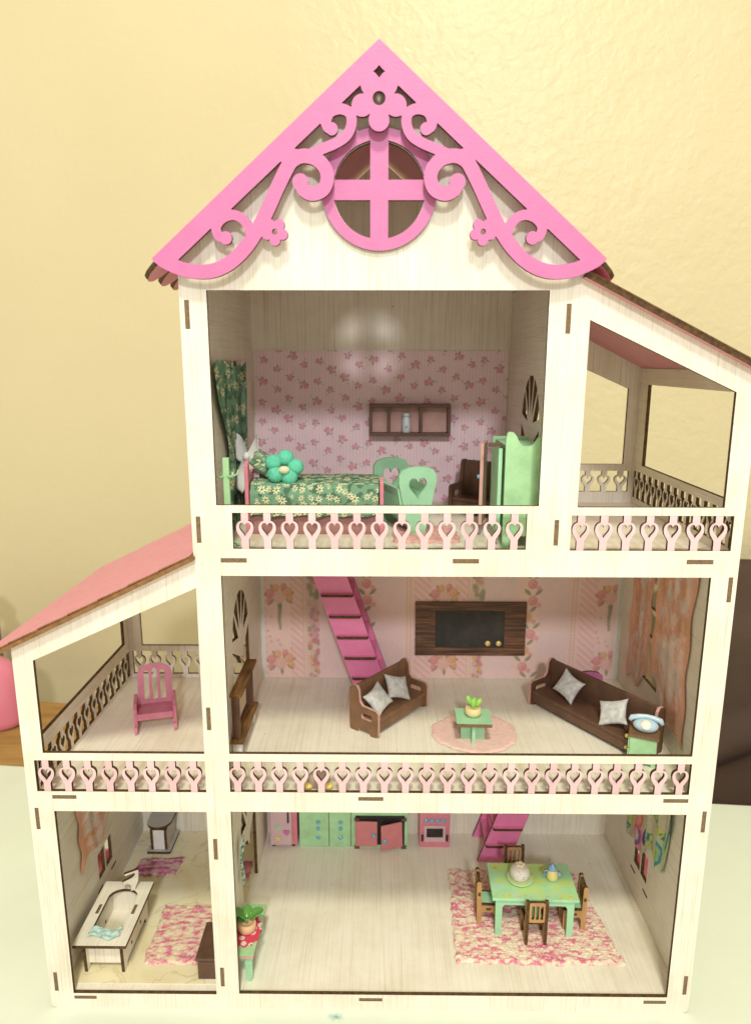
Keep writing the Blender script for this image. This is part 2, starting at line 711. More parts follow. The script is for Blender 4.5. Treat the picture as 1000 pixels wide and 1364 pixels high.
HS = [(z0, z1, x0, x1) for z0, z1, xs in ((0.3508, 0.3538, ((-0.096, -0.079), (0.0548, 0.0718), (0.206, 0.2232))),
                                         (0.1774, 0.1803, ((-0.2226, -0.2056), (-0.0072, 0.0104), (0.206, 0.2235))),
                                         (0.0080, 0.0108, ((-0.2221, -0.2053), (-0.0073, 0.0102), (0.206, 0.2228)))) for x0, x1 in xs]
VS = [(z0, z1, -0.1108, -0.1079) for z0, z1 in ((0.498, 0.515), (0.364, 0.3815), (0.231, 0.248), (0.1292, 0.146), (0.0202, 0.0369))] + \
     [(z0, z1, 0.1193, 0.1222) for z0, z1 in ((0.4955, 0.513), (0.363, 0.380))] + \
     [(z0, z1, 0.2343, 0.2372) for z0, z1 in ((0.325, 0.342), (0.154, 0.1707), (0.0165, 0.033))] + \
     [(z0, z1, -0.2362, -0.2334) for z0, z1 in ((0.153, 0.170), (0.015, 0.0315))]
slots = HS + VS
g = G()
g.panel(OUT, [VER_L, VER_R, RAIL_L, RAIL_M, RAIL_T, RAIL_R, BATH, KIT, LIV, BED, circle(*WINC, WINR)] + [rect(x0, x1, z0, z1) for z0, z1, x0, x1 in slots], FR(0), T)
FRONT = g.obj('front_panel', ['board', 'edge'], HOUSE)
for z0, z1, x0, x1 in slots:
    G().box(x0 + 0.00005, x1 - 0.00005, 0.0003, 0.0034, z0 + 0.00005, z1 - 0.00005).obj('joint_tab', ['tab'], FRONT)


def baluster_mesh(name, h, mats, w=1.0):
    k = h / 0.0237
    half = [(2.35, 0), (2.35, 6.2), (2.9, 7.4), (3.9, 8.9), (4.9, 10.6), (5.5, 12.4), (5.65, 14.2), (5.3, 15.9), (4.5, 17.2), (3.6, 17.9), (2.6, 18.3), (2.35, 18.5), (2.35, 23.7)]
    o = [(x * 0.001 * w, z * 0.001 * k) for x, z in half] + [(-x * 0.001 * w, z * 0.001 * k) for x, z in reversed(half)]
    g = G()
    g.panel(o, [heart(0, 0.01265 * k, 0.0074 * w, 0.0092 * k, 28)], FR(0), 0.0026)
    return g.mesh(name, mats)


BAL = baluster_mesh('baluster', 0.0240, ['rail', 'edge'])
BAL2 = baluster_mesh('plain_baluster', 0.0240, ['board', 'edge'])


def balusters(n, x0, pitch, y, z, parent, mesh, rot=0.0, axis='X'):
    for k in range(n):
        o = bpy.data.objects.new('baluster', mesh)
        COL.objects.link(o)
        o.parent = parent
        o.location = (x0 + k * pitch, y, z) if axis == 'X' else (y, x0 + k * pitch, z)
        o.rotation_euler = (0, 0, rot)


balusters(8, -0.2254, 0.01475, 0.0002, 0.1832, FRONT, BAL)
balusters(22, -0.0915, 0.01466, 0.0002, 0.1835, FRONT, BAL)
balusters(13, -0.0795, 0.01445, 0.0002, 0.3600, FRONT, BAL)
balusters(7, 0.1365, 0.01465, 0.0002, 0.3596, FRONT, BAL)

# back panel: same outline, only the porches are open
OUTB = [(-0.2385, 0.0), (0.2395, 0.0), (0.2395, 0.4724), (0.1321, 0.5262), (0.1275, 0.5392), (RX, 0.6430), (-0.1137, 0.5400), (-0.1137, 0.3529), (-0.2385, 0.2913)]
VER_LB = [(-0.2205, 0.2130), (-0.1200, 0.2130), (-0.1200, 0.3300), (-0.2205, 0.2830)]
VER_RB = [(0.1345, 0.3890), (0.2255, 0.3890), (0.2255, 0.4560), (0.1345, 0.4960)]
g = G()
g.panel(OUTB, [VER_LB, VER_RB, rect(-0.2300, -0.1130, 0.1840, 0.2073), rect(0.1300, 0.2310, 0.3640, 0.3830)], FR(D), T)
BACK = g.obj('back_wall', ['board', 'edge'], HOUSE)
balusters(8, -0.2240, 0.0147, D + 0.0002, 0.1836, BACK, BAL2)
BAL3 = baluster_mesh('short_baluster', 0.0196, ['board', 'edge'])
balusters(7, 0.1360, 0.0147, D + 0.0002, 0.3637, BACK, BAL3)


def door_holes(y0, y1, z0, z1):
    """an arched doorway with leaded-looking wooden tracery in its head; returns hole polygons"""
    w = (y1 - y0) / 2
    c = (y0 + y1) / 2
    zs = z1 - w * 1.25
    arch = lambda t: (c + w * math.cos(t), zs + w * 1.25 * math.sin(t))
    # springing ornament: five lancet panes fanning out of a point, then the open doorway
    holes = []
    base = (c, zs - 0.010)
    b2 = 0.0011
    angs = [R(a) for a in (12, 47, 74, 106, 133, 168)]
    for a0, a1 in zip(angs[:-1], angs[1:]):
        p = []
        for k in range(9):
            a = a0 + (a1 - a0) * (0.07 + 0.86 * k / 8)
            p.append(arch(a))
        m = (a0 + a1) / 2
        q = (base[0] + 0.0115 * math.cos(m), base[1] + 0.010 + 0.0115 * math.sin(m))
        holes.append(p + [q])
    vl = [(y0, z0), (y1, z0), (y1, zs + 0.002), (c + 0.006, zs - 0.012), (c + 0.001, zs - 0.020), (c - 0.001, zs - 0.020), (c - 0.006, zs - 0.012), (y0, zs + 0.002)]
    holes.append(vl)
    return holes


# side walls
SIDE_WIN = [rect(0.083, 0.0965, 0.043, 0.067), rect(0.0990, 0.1125, 0.043, 0.067)]
SIDE_SLOT = [rect(0.078, 0.089, 0.0325, 0.0348), rect(0.108, 0.119, 0.0325, 0.0348)]
g = G()
g.panel([(T, 0), (D, 0), (D, 0.2905), (T, 0.2905)],
        [[(0.011, 0.2185), (0.181, 0.2185), (0.181, 0.2790), (0.011, 0.2790)], rect(0.005, 0.189, 0.1835, 0.2073)] + SIDE_WIN + SIDE_SLOT, SD(XL0), T)
WL = g.obj('side_wall', ['board_side', 'edge'], HOUSE)
balusters(12, 0.0135, 0.0151, XL1 - 0.0002, 0.1833, WL, BAL2, R(90), 'Y')
for y0, y1 in ((0.078, 0.089), (0.108, 0.119)):
    G().box(XL0 + 0.0004, XL1 - 0.0006, y0 + .0001, y1 - .0001, 0.0326, 0.0347).obj('joint_tab', ['edge'], WL)
g = G()
LACE_WIN = [rect(0.0985, 0.1300, 0.2120, 0.2480), [(0.0985, 0.2510), (0.1300, 0.2530), (0.1300, 0.2740), (0.0985, 0.2720)], rect(0.0985, 0.1300, 0.2770, 0.2990)]
g.panel([(T, 0), (D, 0), (D, 0.4735), (T, 0.4735)],
        [rect(0.0150, 0.1720, 0.3905, 0.4600), rect(0.005, 0.189, 0.3600, 0.3840)] + SIDE_WIN + SIDE_SLOT + LACE_WIN, SD(XR0), T)
WR = g.obj('side_wall', ['board_side', 'edge'], HOUSE)
balusters(14, 0.0100, 0.0133, XR0 + 0.0002 + 0.0026, 0.3600, WR, BAL2, R(90), 'Y')
for y0, y1 in ((0.078, 0.089), (0.108, 0.119)):
    G().box(XR0 + 0.0006, XR1 - 0.0004, y0 + .0001, y1 - .0001, 0.0326, 0.0347).obj('joint_tab', ['edge'], WR)
# pink flower boxes outside both low windows
for s, x in ((-1, XL0), (1, XR1)):
    xa, xb = sorted((x, x + s * 0.016))
    wb = G()
    wb.box(xa, xb, 0.074, 0.123, 0.0300, 0.0325)
    wb.box(xb - 0.0026 if s > 0 else xa, xb if s > 0 else xa + 0.0026, 0.074, 0.123, 0.0325, 0.0420)
    wb.box(xa, xb, 0.072, 0.0745, 0.0300, 0.0420)
    wb.box(xa, xb, 0.1225, 0.125, 0.0300, 0.0420)
    wb.obj('window_box', ['rosepink'], HOUSE, 0.0003)

g = G()
g.panel([(T, 0), (D, 0), (D, 0.5360), (T, 0.5360)], door_holes(0.066, 0.132, ZF2 - 0.0015, 0.2985) + door_holes(0.066, 0.132, ZF1 - 0.0015, 0.1290), SD(XM0), T)
WM = g.obj('partition_wall', ['board_side', 'edge'], HOUSE)
g = G()
g.panel([(T, ZF3), (D, ZF3), (D, 0.5360), (T, 0.5360)], door_holes(0.062, 0.126, ZF3 + 0.0006, 0.4690), SD(XN0), T)
WN = g.obj('partition_wall', ['board_side', 'edge'], HOUSE)

# floors
for z, x0, x1 in ((ZF1, XL1, XR0), (ZF2, XL1, XR0), (ZF3, XM1, XR0)):
    G().box(x0, x1, T, D, z - T, z).obj('floor_panel', ['board_floor'], HOUSE)

# marble-patterned vinyl on the bathroom floor
m, nt, b = new_mat('yellow_marble_vinyl')
f = coord_noise(nt, (22, 22, 22), 4.0, 0.55, 0.8)
f2 = coord_noise(nt, (13, 13, 13), 4.0, 0.5, 1.2)
v = nd(nt, 'ShaderNodeMath', operation='SUBTRACT')
nt.links.new(f2, v.inputs[0])
v.inputs[1].default_value = 0.5
va = nd(nt, 'ShaderNodeMath', operation='ABSOLUTE')
nt.links.new(v.outputs[0], va.inputs[0])
mx = nd(nt, 'ShaderNodeMixRGB')
nt.links.new(ramp(nt, va.outputs[0], [(0.0, (0.42, 0.42, 0.42)), (0.010, (0, 0, 0))]), mx.inputs[0])
nt.links.new(ramp(nt, f, [(0.3, (0.68, 0.58, 0.34)), (0.5, (0.76, 0.69, 0.46)), (0.7, (0.79, 0.75, 0.57))]), mx.inputs[1])
mx.inputs[2].default_value = (0.40, 0.29, 0.15, 1)
nt.links.new(mx.outputs[0], b.inputs['Base Color'])
b.inputs['Roughness'].default_value = 0.35
MT['marble'] = m
G().box(XL1 + 0.0012, XM0 - 0.0008, 0.0105, D - 0.0006, ZF1, ZF1 + 0.0005).obj('floor_covering', ['marble'], HOUSE)


# ------------------------------------------------------------------ wallpaper (printed)
def blot(c, x, y, cx, cy, r, colr, soft=0.35, a=1.0, sy=1.0):
    d = np.hypot(x - cx, (y - cy) / sy) / r
    k = (1 - sstep(1 - soft, 1 + soft * 0.4, d)) * a
    c += k[:, None] * (np.array(colr) - c)


def leaf(c, x, y, cx, cy, l, w, ang, colr, a=1.0):
    ca, sa = math.cos(ang), math.sin(ang)
    u = ((x - cx) * ca + (y - cy) * sa) / l
    v = (-(x - cx) * sa + (y - cy) * ca) / w
    d = np.abs(v) - np.maximum(0, 1 - u * u)
    k = (1 - sstep(-0.35, 0.1, d)) * (np.abs(u) < 1) * a
    c += k[:, None] * (np.array(colr) - c)


PINKP, ROSE, GREENL = (0.85, 0.67, 0.71), (0.66, 0.24, 0.32), (0.24, 0.27, 0.21)


def bedroom_paper(u, v):
    x = u * 340.0
    y = v * 225.0
    c = np.tile(np.array(PINKP), (len(u), 1))
    c *= (0.965 + 0.035 * np.sign(np.sin(x * 2 * math.pi / 4.6)))[:, None]
    c *= (0.95 + 0.1 * fbm(x / 14, y / 14, 3))[:, None]
    rs = np.random.RandomState(5)
    for r in range(-1, 17):
        yy = r * 15.2 + (r % 2) * 3.0
        for q in range(-1, 10):
            xx = q * 37.0 + (r * 19.5) % 37.0 + rs.uniform(-1.5, 1.5)
            yj = yy + (4.0 if q % 2 else -2.0) + rs.uniform(-1, 1)
            ang = rs.uniform(0, 6.28)
            s = 0.92 if (q + r) % 3 else 1.15
            sel = (np.abs(x - xx) < 14) & (np.abs(y - yj) < 14)
            if not sel.any():
                continue
            cc = c[sel].copy()
            X, Y = x[sel], y[sel]
            for k in range(4):
                a = ang + (2.2, 3.1, 0.9, 4.6)[k]
                leaf(cc, X, Y, xx + 4.6 * s * math.cos(a), yj + 4.6 * s * math.sin(a), 2.6 * s, 1.5 * s, a + 1.1 * k, GREENL, 0.70)
            for k in range(3):
                a = ang + k * 2.1
                blot(cc, X, Y, xx + 3.0 * s * math.cos(a), yj + 2.6 * s * math.sin(a), (3.4, 2.5, 2.0)[k] * s, ROSE, 0.5, 0.78)
            blot(cc, X, Y, xx - 0.8, yj + 0.6, 1.6 * s, (0.74, 0.33, 0.40), 0.5, 0.8)
            leaf(cc, X, Y, xx + 9 * s * math.cos(ang + 3), yj + 9 * s * math.sin(ang + 3), 2.6, 0.8, ang + 3, GREENL, 0.55)
            c[sel] = cc
    return c


MT['print'] = vcol('printed_paper', 0.6, 700.0, 0.00003)
zb0, zb1 = ZF3 + 0.001, 0.4885
grid('wallpaper', 480, 260, lambda u, v: (XM1 + 0.002 + u * (XN0 - XM1 - 0.003), D - 0.0006 + 0 * u, zb0 + v * (zb1 - zb0)), bedroom_paper, 'print', HOUSE)


def living_paper(u, v):
    # x in repeats of 213, y from the floor upwards, both in tenths of a millimetre times 7.24
    x = 357 + u * 461.0
    y = v * 200.0
    n1 = fbm(x / 30, y / 30, 8)
    n2 = fbm(x / 7, y / 7, 21)
    base = np.array((0.78, 0.57, 0.515))
    pale = np.array((0.73, 0.57, 0.56))
    c = base[None] * (0.93 + 0.14 * n1)[:, None]
    p = (x - 380.0) % 213.0
    # mottled damask bands
    for a, b_ in ((52, 92), (122, 160)):
        k = sstep(a - 3, a + 2, p) * (1 - sstep(b_ - 2, b_ + 3, p))
        k = k * (0.35 + 0.65 * sstep(0.42, 0.6, n2))
        c += k[:, None] * (pale - c)
    # herringbone stripes beside the bouquets
    for a, b_, s in ((14, 30, 1), (174, 196, 1)):
        k = sstep(a - 1, a + 1, p) * (1 - sstep(b_ - 1, b_ + 1, p))
        st = sstep(-0.15, 0.25, np.sin((y * 1.15 + s * p * 0.95) * 2 * math.pi / 10.5))
        c += (k * st * 0.40)[:, None] * (np.array((0.70, 0.32, 0.33)) - c)
    # beaded thin lines
    for a in (31, 35, 165, 169.5):
        k = np.exp(-((p - a) / 1.0) ** 2) * (0.65 + 0.35 * np.sin(y * 1.6))
        c += (k * 0.6)[:, None] * (np.array((0.50, 0.33, 0.20)) - c)
    # narrow dense flower border
    k = sstep(36.5, 38, p) * (1 - sstep(50, 51.5, p))
    c += (k * 0.45)[:, None] * (np.array((0.55, 0.44, 0.36)) - c)
    rs = np.random.RandomState(3)
    cols = [(0.60, 0.22, 0.26), (0.66, 0.40, 0.16), (0.55, 0.30, 0.36), (0.30, 0.32, 0.20), (0.68, 0.45, 0.40), (0.34, 0.33, 0.24)]

    def each(f, px, sel_w):
        for rep in range(-1, 3):
            cx = 380 + rep * 213 + px
            sel = np.abs(x - cx) < sel_w
            if sel.any():
                cc = c[sel].copy()
                f(cc, x[sel] - cx, y[sel])
                c[sel] = cc

    bl = [(rs.uniform(-6, 6), yy + rs.uniform(-3, 3), rs.uniform(2.4, 4.6), cols[rs.randint(6)]) for yy in range(0, 205, 4) for _ in (0, 1)]

    def dense(cc, X, Y):
        for bx, by, br, bc in bl:
            blot(cc, X, Y, bx, by, br, bc, 0.35, 0.85)
    each(dense, 44, 8)

    # rose garland
    gl = []
    for yy in range(-6, 210, 21):
        gl.append((yy, rs.uniform(-6, 6), rs.randint(2)))

    def garland(cc, X, Y):
        for yy, bx, kk in gl:
            for q in range(2):
                leaf(cc, X, Y, bx + 7 - 14 * q, yy + 11, 6.5, 2.6, 0.7 + 1.7 * q, (0.25, 0.27, 0.16), 0.85)
            col_ = ((0.64, 0.24, 0.26), (0.70, 0.42, 0.15))[kk]
            blot(cc, X, Y, bx, yy, 6.6, col_, 0.3, 0.9)
            blot(cc, X, Y, bx - 1, yy + 1, 4.4, (0.74, 0.46, 0.38), 0.4, 0.75)
            blot(cc, X, Y, bx, yy, 2.0, col_, 0.5, 0.8)
            blot(cc, X, Y, bx + 8, yy - 5, 3.4, (0.62, 0.26, 0.26), 0.4, 0.65)
    each(garland, 108, 18)

    # bouquets standing on stems
    def bouquet(y0, stem):
        def f(cc, X, Y):
            if stem:
                for k in range(9):
                    yy = y0 - 12 - k * 3.6
                    blot(cc, X, Y, 0.5 * math.sin(k), yy, 3.4 - 0.14 * k, (0.32, 0.30, 0.22), 0.4, 0.85)
            for k in range(7):
                a = k * 0.9 + 0.3
                leaf(cc, X, Y, 15 * math.cos(a), y0 + 11 * math.sin(a), 6.5, 2.6, a, (0.24, 0.27, 0.17), 0.85)
            for (dx, dy, r_, kk) in ((-12, 3, 6.5, 0), (11, 5, 7, 1), (0, -2, 8, 2), (-4, 10, 5.5, 1), (6, 12, 4.5, 0), (14, -3, 4.5, 1), (-13, -6, 4.2, 0)):
                col_ = ((0.66, 0.25, 0.24), (0.68, 0.34, 0.17), (0.72, 0.42, 0.36))[kk]
                blot(cc, X, Y, dx, y0 + dy, r_, col_, 0.3, 0.92)
                blot(cc, X, Y, dx - 0.6, y0 + dy + 0.6, r_ * 0.62, tuple(0.35 * 0.75 + 0.65 * q for q in col_), 0.4, 0.7)
                blot(cc, X, Y, dx, y0 + dy, r_ * 0.28, col_, 0.5, 0.8)
        return f
    each(bouquet(20, False), 0, 24)
    each(bouquet(104, True), 0, 24)
    each(bouquet(185, False), 0, 24)

    def sprinkle(cc, X, Y):
        r2_ = np.random.RandomState(9)
        for k in range(7):
            blot(cc, X, Y, r2_.uniform(-16, 16), r2_.uniform(36, 84), 1.9, (0.62, 0.27, 0.27), 0.4, 0.6)
    each(sprinkle, 0, 22)
    c *= (0.96 + 0.08 * fbm(x / 2.5, y / 2.5, 44))[:, None]
    # plain white margin at both ends
    e = sstep(0.006, 0.010, u) * (1 - sstep(0.990, 0.994, u))
    c = c * e[:, None] + np.array((0.70, 0.68, 0.64)) * (1 - e)[:, None]
    return c


grid('wallpaper', 560, 210, lambda u, v: (XM1 + 0.0015 + u * (XR0 - XM1 - 0.0045), D - 0.0007 + 0 * u, ZF2 + 0.0008 + v * 0.158), living_paper, 'print', HOUSE)

# ------------------------------------------------------------------ gable trim, round window
TRIM = {
    'stem': ([(-47.5, 592), (-51.2, 587.3), (-57.3, 576.5), (-63.5, 564.3), (-69.7, 553.3), (-77.5, 542.9), (-87.5, 534.4), (-98.9, 530.2), (-112.3, 530.9), (-123.4, 535.2), (-128.0, 538.4)], 4.0, 0),
    's2': ([(-73.0, 549.5), (-76.7, 557.4), (-82.7, 561.0), (-89.4, 559.5), (-93.6, 554.7), (-92.3, 549.6), (-88.4, 548.6)], 2.75, 3.7),
    's3': ([(-55.8, 579.2), (-52.7, 585.3), (-48.3, 590.2), (-42.4, 592.3), (-35.3, 590.6), (-30.3, 585.6), (-29.3, 579.9), (-31.9, 574.5), (-37.8, 572.3), (-42.8, 574.5), (-44.6, 578.6)], 3.8, 4.6),
    's4': ([(-40.1, 592.6), (-30.9, 596.3), (-23.6, 599.2), (-17.9, 603.1), (-15.3, 609.0), (-16.4, 614.2), (-21.3, 616.4), (-27.0, 614.9), (-29.5, 610.6), (-28.9, 607.2), (-26.4, 606.2)], 2.8, 3.4),
}
h = 0.55
xs = np.arange(-139, 139 + h, h)
zs = np.arange(518, 658, h)
XX, ZZ = np.meshgrid(xs, zs)
AX = -np.abs(XX)
nrm = np.array([-(651.3 - 538.0), 131.2])
nrm = nrm / np.hypot(*nrm)
dout = AX * nrm[0] + (ZZ - 651.3) * nrm[1]
band = np.maximum(dout, -(dout + 10.6))
# the band ends square to the lower scroll
e1 = -((AX + 131.2) * 0.60 + (ZZ - 538.0) * 0.80)
F = np.maximum(band, e1)
for nm, (pts, rad, ballr) in TRIM.items():
    P = catmull(pts, 10)
    d = np.full(AX.shape, 1e9)
    for i in range(len(P) - 1):
        a, bb = P[i], P[i + 1]
        ab = bb - a
        t = np.clip(((AX - a[0]) * ab[0] + (ZZ - a[1]) * ab[1]) / (ab @ ab), 0, 1)
        d = np.minimum(d, np.hypot(AX - a[0] - t * ab[0], ZZ - a[1] - t * ab[1]))
    d = d - rad
    if ballr:
        d = np.minimum(d, np.hypot(AX - P[-1][0], ZZ - P[-1][1]) - ballr)
    F = np.minimum(F, np.maximum(d, dout))
cir = lambda cx, cz, r: np.hypot(AX - cx, ZZ - cz) - r
for cx, cz, r in ((-9.4, 618.2, 5.9), (0, 610.6, 5.8), (0, 621.0, 7.8), (-3.6, 628.8, 6.6), (0, 633.5, 8.0), (0, 640, 8)):
    F = np.minimum(F, np.maximum(cir(cx, cz, r), dout))
for k in range(5):
    a = R(-90 + 72 * k)
    F = np.minimum(F, cir(-59.9 + 4.7 * math.cos(a), 552.0 + 4.7 * math.sin(a), 3.05))
F = np.minimum(F, cir(-59.9, 552.0, 3.4))
F = np.maximum(F, -cir(0, 621.8, 3.6))
F = np.maximum(F, -cir(-59.9, 552.0, 1.6))
F = np.maximum(F, 3.5 - (np.abs(AX) ** 0.8 + np.abs(ZZ - 635.2) ** 0.8) ** 1.25)
loops = [simplify(l, 0.06) for l in contours(F, xs, zs) if len(l) > 8]
area = lambda l: 0.5 * sum(l[i][0] * l[(i + 1) % len(l)][1] - l[(i + 1) % len(l)][0] * l[i][1] for i in range(len(l)))
loops.sort(key=lambda l: -abs(area(l)))
loops = [[(RX + x * 0.001, z * 0.001) for x, z in l] for l in loops]
g = G()
g.panel(loops[0], loops[1:], FR(-0.0105), T)
g.obj('gable_trim', ['trim', 'edge'], HOUSE)

g = G()
ring_in = [[(WINC[0] + sx * x, WINC[1] + sz * z) for x, z in [(0.0052, 0.0055)] +
            [(0.0268 * math.cos(a), 0.0268 * math.sin(a)) for a in np.linspace(math.asin(0.0055 / 0.0268), math.acos(0.0052 / 0.0268), 14)]]
           for sx in (-1, 1) for sz in (-1, 1)]
g.panel(circle(*WINC, 0.0334, 96), ring_in, FR(-0.0029), 0.0028)
g.obj('round_window_frame', ['trim', 'edge'], HOUSE)

# ------------------------------------------------------------------ roofs


def scallop(y0, y1, s0, s1, n, depth):
    o = [(y0, s0)]
    w = (y1 - y0) / n
    low = []
    for k in range(n):
        for j in range(9):
            a = math.pi * j / 8
            yy = y0 + w * (k + 0.5) - (w / 2) * 0.985 * math.cos(a)
            low.append((yy, s1 + depth * math.sin(a) ** 0.75))
    return o + low + [(y1, s0)]


def slope_frame(ridge, side, phi, lift=0.0):
    cx, sz = side * math.cos(phi), -math.sin(phi)
    nx, nz = side * math.sin(phi), math.cos(phi)
    return lambda a, b, c: (ridge[0] + cx * b + nx * (c + lift), a, ridge[1] + sz * b + nz * (c + lift))


PH = math.atan2(651.3 - 538.0, 131.2)
for side in (-1, 1):
    g = G()
    g.panel(scallop(-0.0073, 0.2040, 0.0, 0.1660, 8, 0.0210), [], slope_frame((RX, 0.6508), side, PH, -T - 0.0003), T)
    rf = g.obj('main_roof', ['roof', 'edge'], HOUSE)
    for r in range(6):
        s1 = 0.1660 - r * 0.026
        a = slope_frame((RX, 0.6508), side, PH + 0.006, -0.0001)
        g = G()
        g.panel(scallop(-0.0070, 0.2036, max(0.004, s1 - 0.030), s1 - 0.012, 8, 0.0120), [], a, 0.0010 - 0.00004 * r)
        g.obj('shingle_row', ['roof', 'roof_edge'], rf)
for side, top, ph, L, e in ((-1, (-0.1137, 0.3562), math.atan(0.489), 0.1600, 'roof_edge'), (1, (0.1290, 0.5302), math.atan(0.499), 0.1420, 'edge')):
    g = G()
    g.panel(rect(-0.0070, 0.2040, 0.0, L), [], slope_frame(top, side, ph, -T), T)
    rf = g.obj('porch_roof', ['roof', e], HOUSE)
    n = 7
    for r in range(n):
        s0 = r * L / n
        a = slope_frame(top, side, ph, 0.0002)
        g = G()
        tilt = lambda p, q, c, a=a, s0=s0: a(p, q, c + (0.022 if side < 0 else 0.002) * (q - s0))
        g.panel(rect(-0.0074, 0.2055 - 0.0006 * (r % 2), s0 + 0.0002, s0 + L / n - 0.0001), [], tilt, 0.0010)
        g.obj('shingle_row', ['roof', e], rf)

# ------------------------------------------------------------------ stairs


def staircase(x_bot, z_bot, z_top, dirx, yf, yb, z_steps):
    st = thing('staircase', None, None)
    st.parent = HOUSE
    k = 0.343 * dirx
    wd = 0.0300
    for y in (yf, yb):
        o = [(x_bot, z_bot), (x_bot + wd, z_bot), (x_bot + wd + k * (z_top - z_bot), z_top), (x_bot + k * (z_top - z_bot), z_top)]
        G().panel(o, [], FR(y), 0.0026).obj('stringer', ['stair', 'edge'], st)
    for i, z in enumerate(z_steps):
        x0 = x_bot + k * (z - z_bot)
        a, b_ = (x0 + 0.0010, x0 + wd - 0.0008)
        o = rrect(a, b_, yf - 0.0038, yb - 0.0001, 0.0022, 3)
        G().panel(o, [], TP(z), 0.0026).obj('tread', ['stair', 'edge'], st)
        if i:
            xr = b_ - 0.003 if dirx < 0 else a + 0.0006
            G().box(xr, xr + 0.0024, yf + 0.0027, yb - 0.0002, z - (z_steps[1] - z_steps[0]) + 0.0027, z - 0.0001).obj('riser', ['stair'], st)
    return st


staircase(-0.0120, ZF2, 0.3505, -1, 0.150, 0.1865, [0.1998 + 0.01945 * k for k in range(8)])
staircase(0.1010, ZF1 + 0.0001, 0.1772, 1, 0.150, 0.1865, [0.0290 + 0.0183 * k for k in range(8)])
g = G()
g.panel([(0.192, ZF2), (0.214, ZF2), (0.2145, 0.1935), (0.2105, 0.1970), (0.2030, 0.1985), (0.1950, 0.1975)], [], FR(0.1700), 0.0026)
g.obj('stair_head', ['trim', 'edge'], HOUSE)

# ------------------------------------------------------------------ soft things: fabric prints, cushions, rugs
MT['fabric'] = vcol('printed_fabric', 0.85, 2200.0, 0.00008)
MT['knit'] = vcol('knitted_yarn', 0.95, 1500.0, 0.00025, spec=0.1)
MT['lace'] = vcol('lace_net', 0.9, 1800.0, 0.0001, alpha=True, spec=0.1)
MT['plush'] = paint('mint_plush', (0.16, 0.66, 0.46), 0.95, 0.12, 400, 0.0004, 0.1)
MT['plush_c'] = paint('cream_plush', (0.72, 0.76, 0.52), 0.95, 0.1, 400, 0.0004, 0.1)
MT['ribbon'] = paint('white_satin_ribbon', (0.78, 0.77, 0.74), 0.35, 0.03, 200)


def daisies(x, y, seed=1, dens=1.0, s=1.0):
    """green cotton with cream daisies and dark sprigs; x, y in metres"""
    c = np.tile(np.array((0.155, 0.29, 0.185)), (len(x), 1))
    n = fbm(x * 260, y * 260, seed)
    dk = sstep(0.54, 0.60, n)
    c += (dk * 0.8)[:, None] * (np.array((0.045, 0.105, 0.065)) - c)
    rs = np.random.RandomState(seed + 50)
    x0, x1, y0, y1 = x.min(), x.max(), y.min(), y.max()
    pit = 0.0072 * s
    for i in range(int((x1 - x0) / pit) + 2):
        for j in range(int((y1 - y0) / pit) + 2):
            if rs.rand() > 0.92 * dens:
                continue
            cx = x0 + i * pit + rs.uniform(-1, 1) * pit * 0.36
            cy = y0 + j * pit + rs.uniform(-1, 1) * pit * 0.36
            r = rs.uniform(0.0024, 0.0036) * s if rs.rand() < 0.7 else 0.0015 * s
            sel = (np.abs(x - cx) < r * 1.3) & (np.abs(y - cy) < r * 1.3)
            if not sel.any():
                continue
            d = np.hypot(x[sel] - cx, y[sel] - cy) / r
            a = np.arctan2(y[sel] - cy, x[sel] - cx)
            pet = 0.62 + 0.38 * np.cos(7 * a + rs.uniform(0, 6))
            k = (1 - sstep(pet * 0.85, pet * 1.1 + 0.05, d))
            cc = c[sel]
            cc += k[:, None] * (np.array((0.76, 0.73, 0.46)) - cc)
            k2 = 1 - sstep(0.20, 0.30, d)
            cc += k2[:, None] * (np.array((0.10, 0.075, 0.03)) - cc)
            c[sel] = cc
    return c


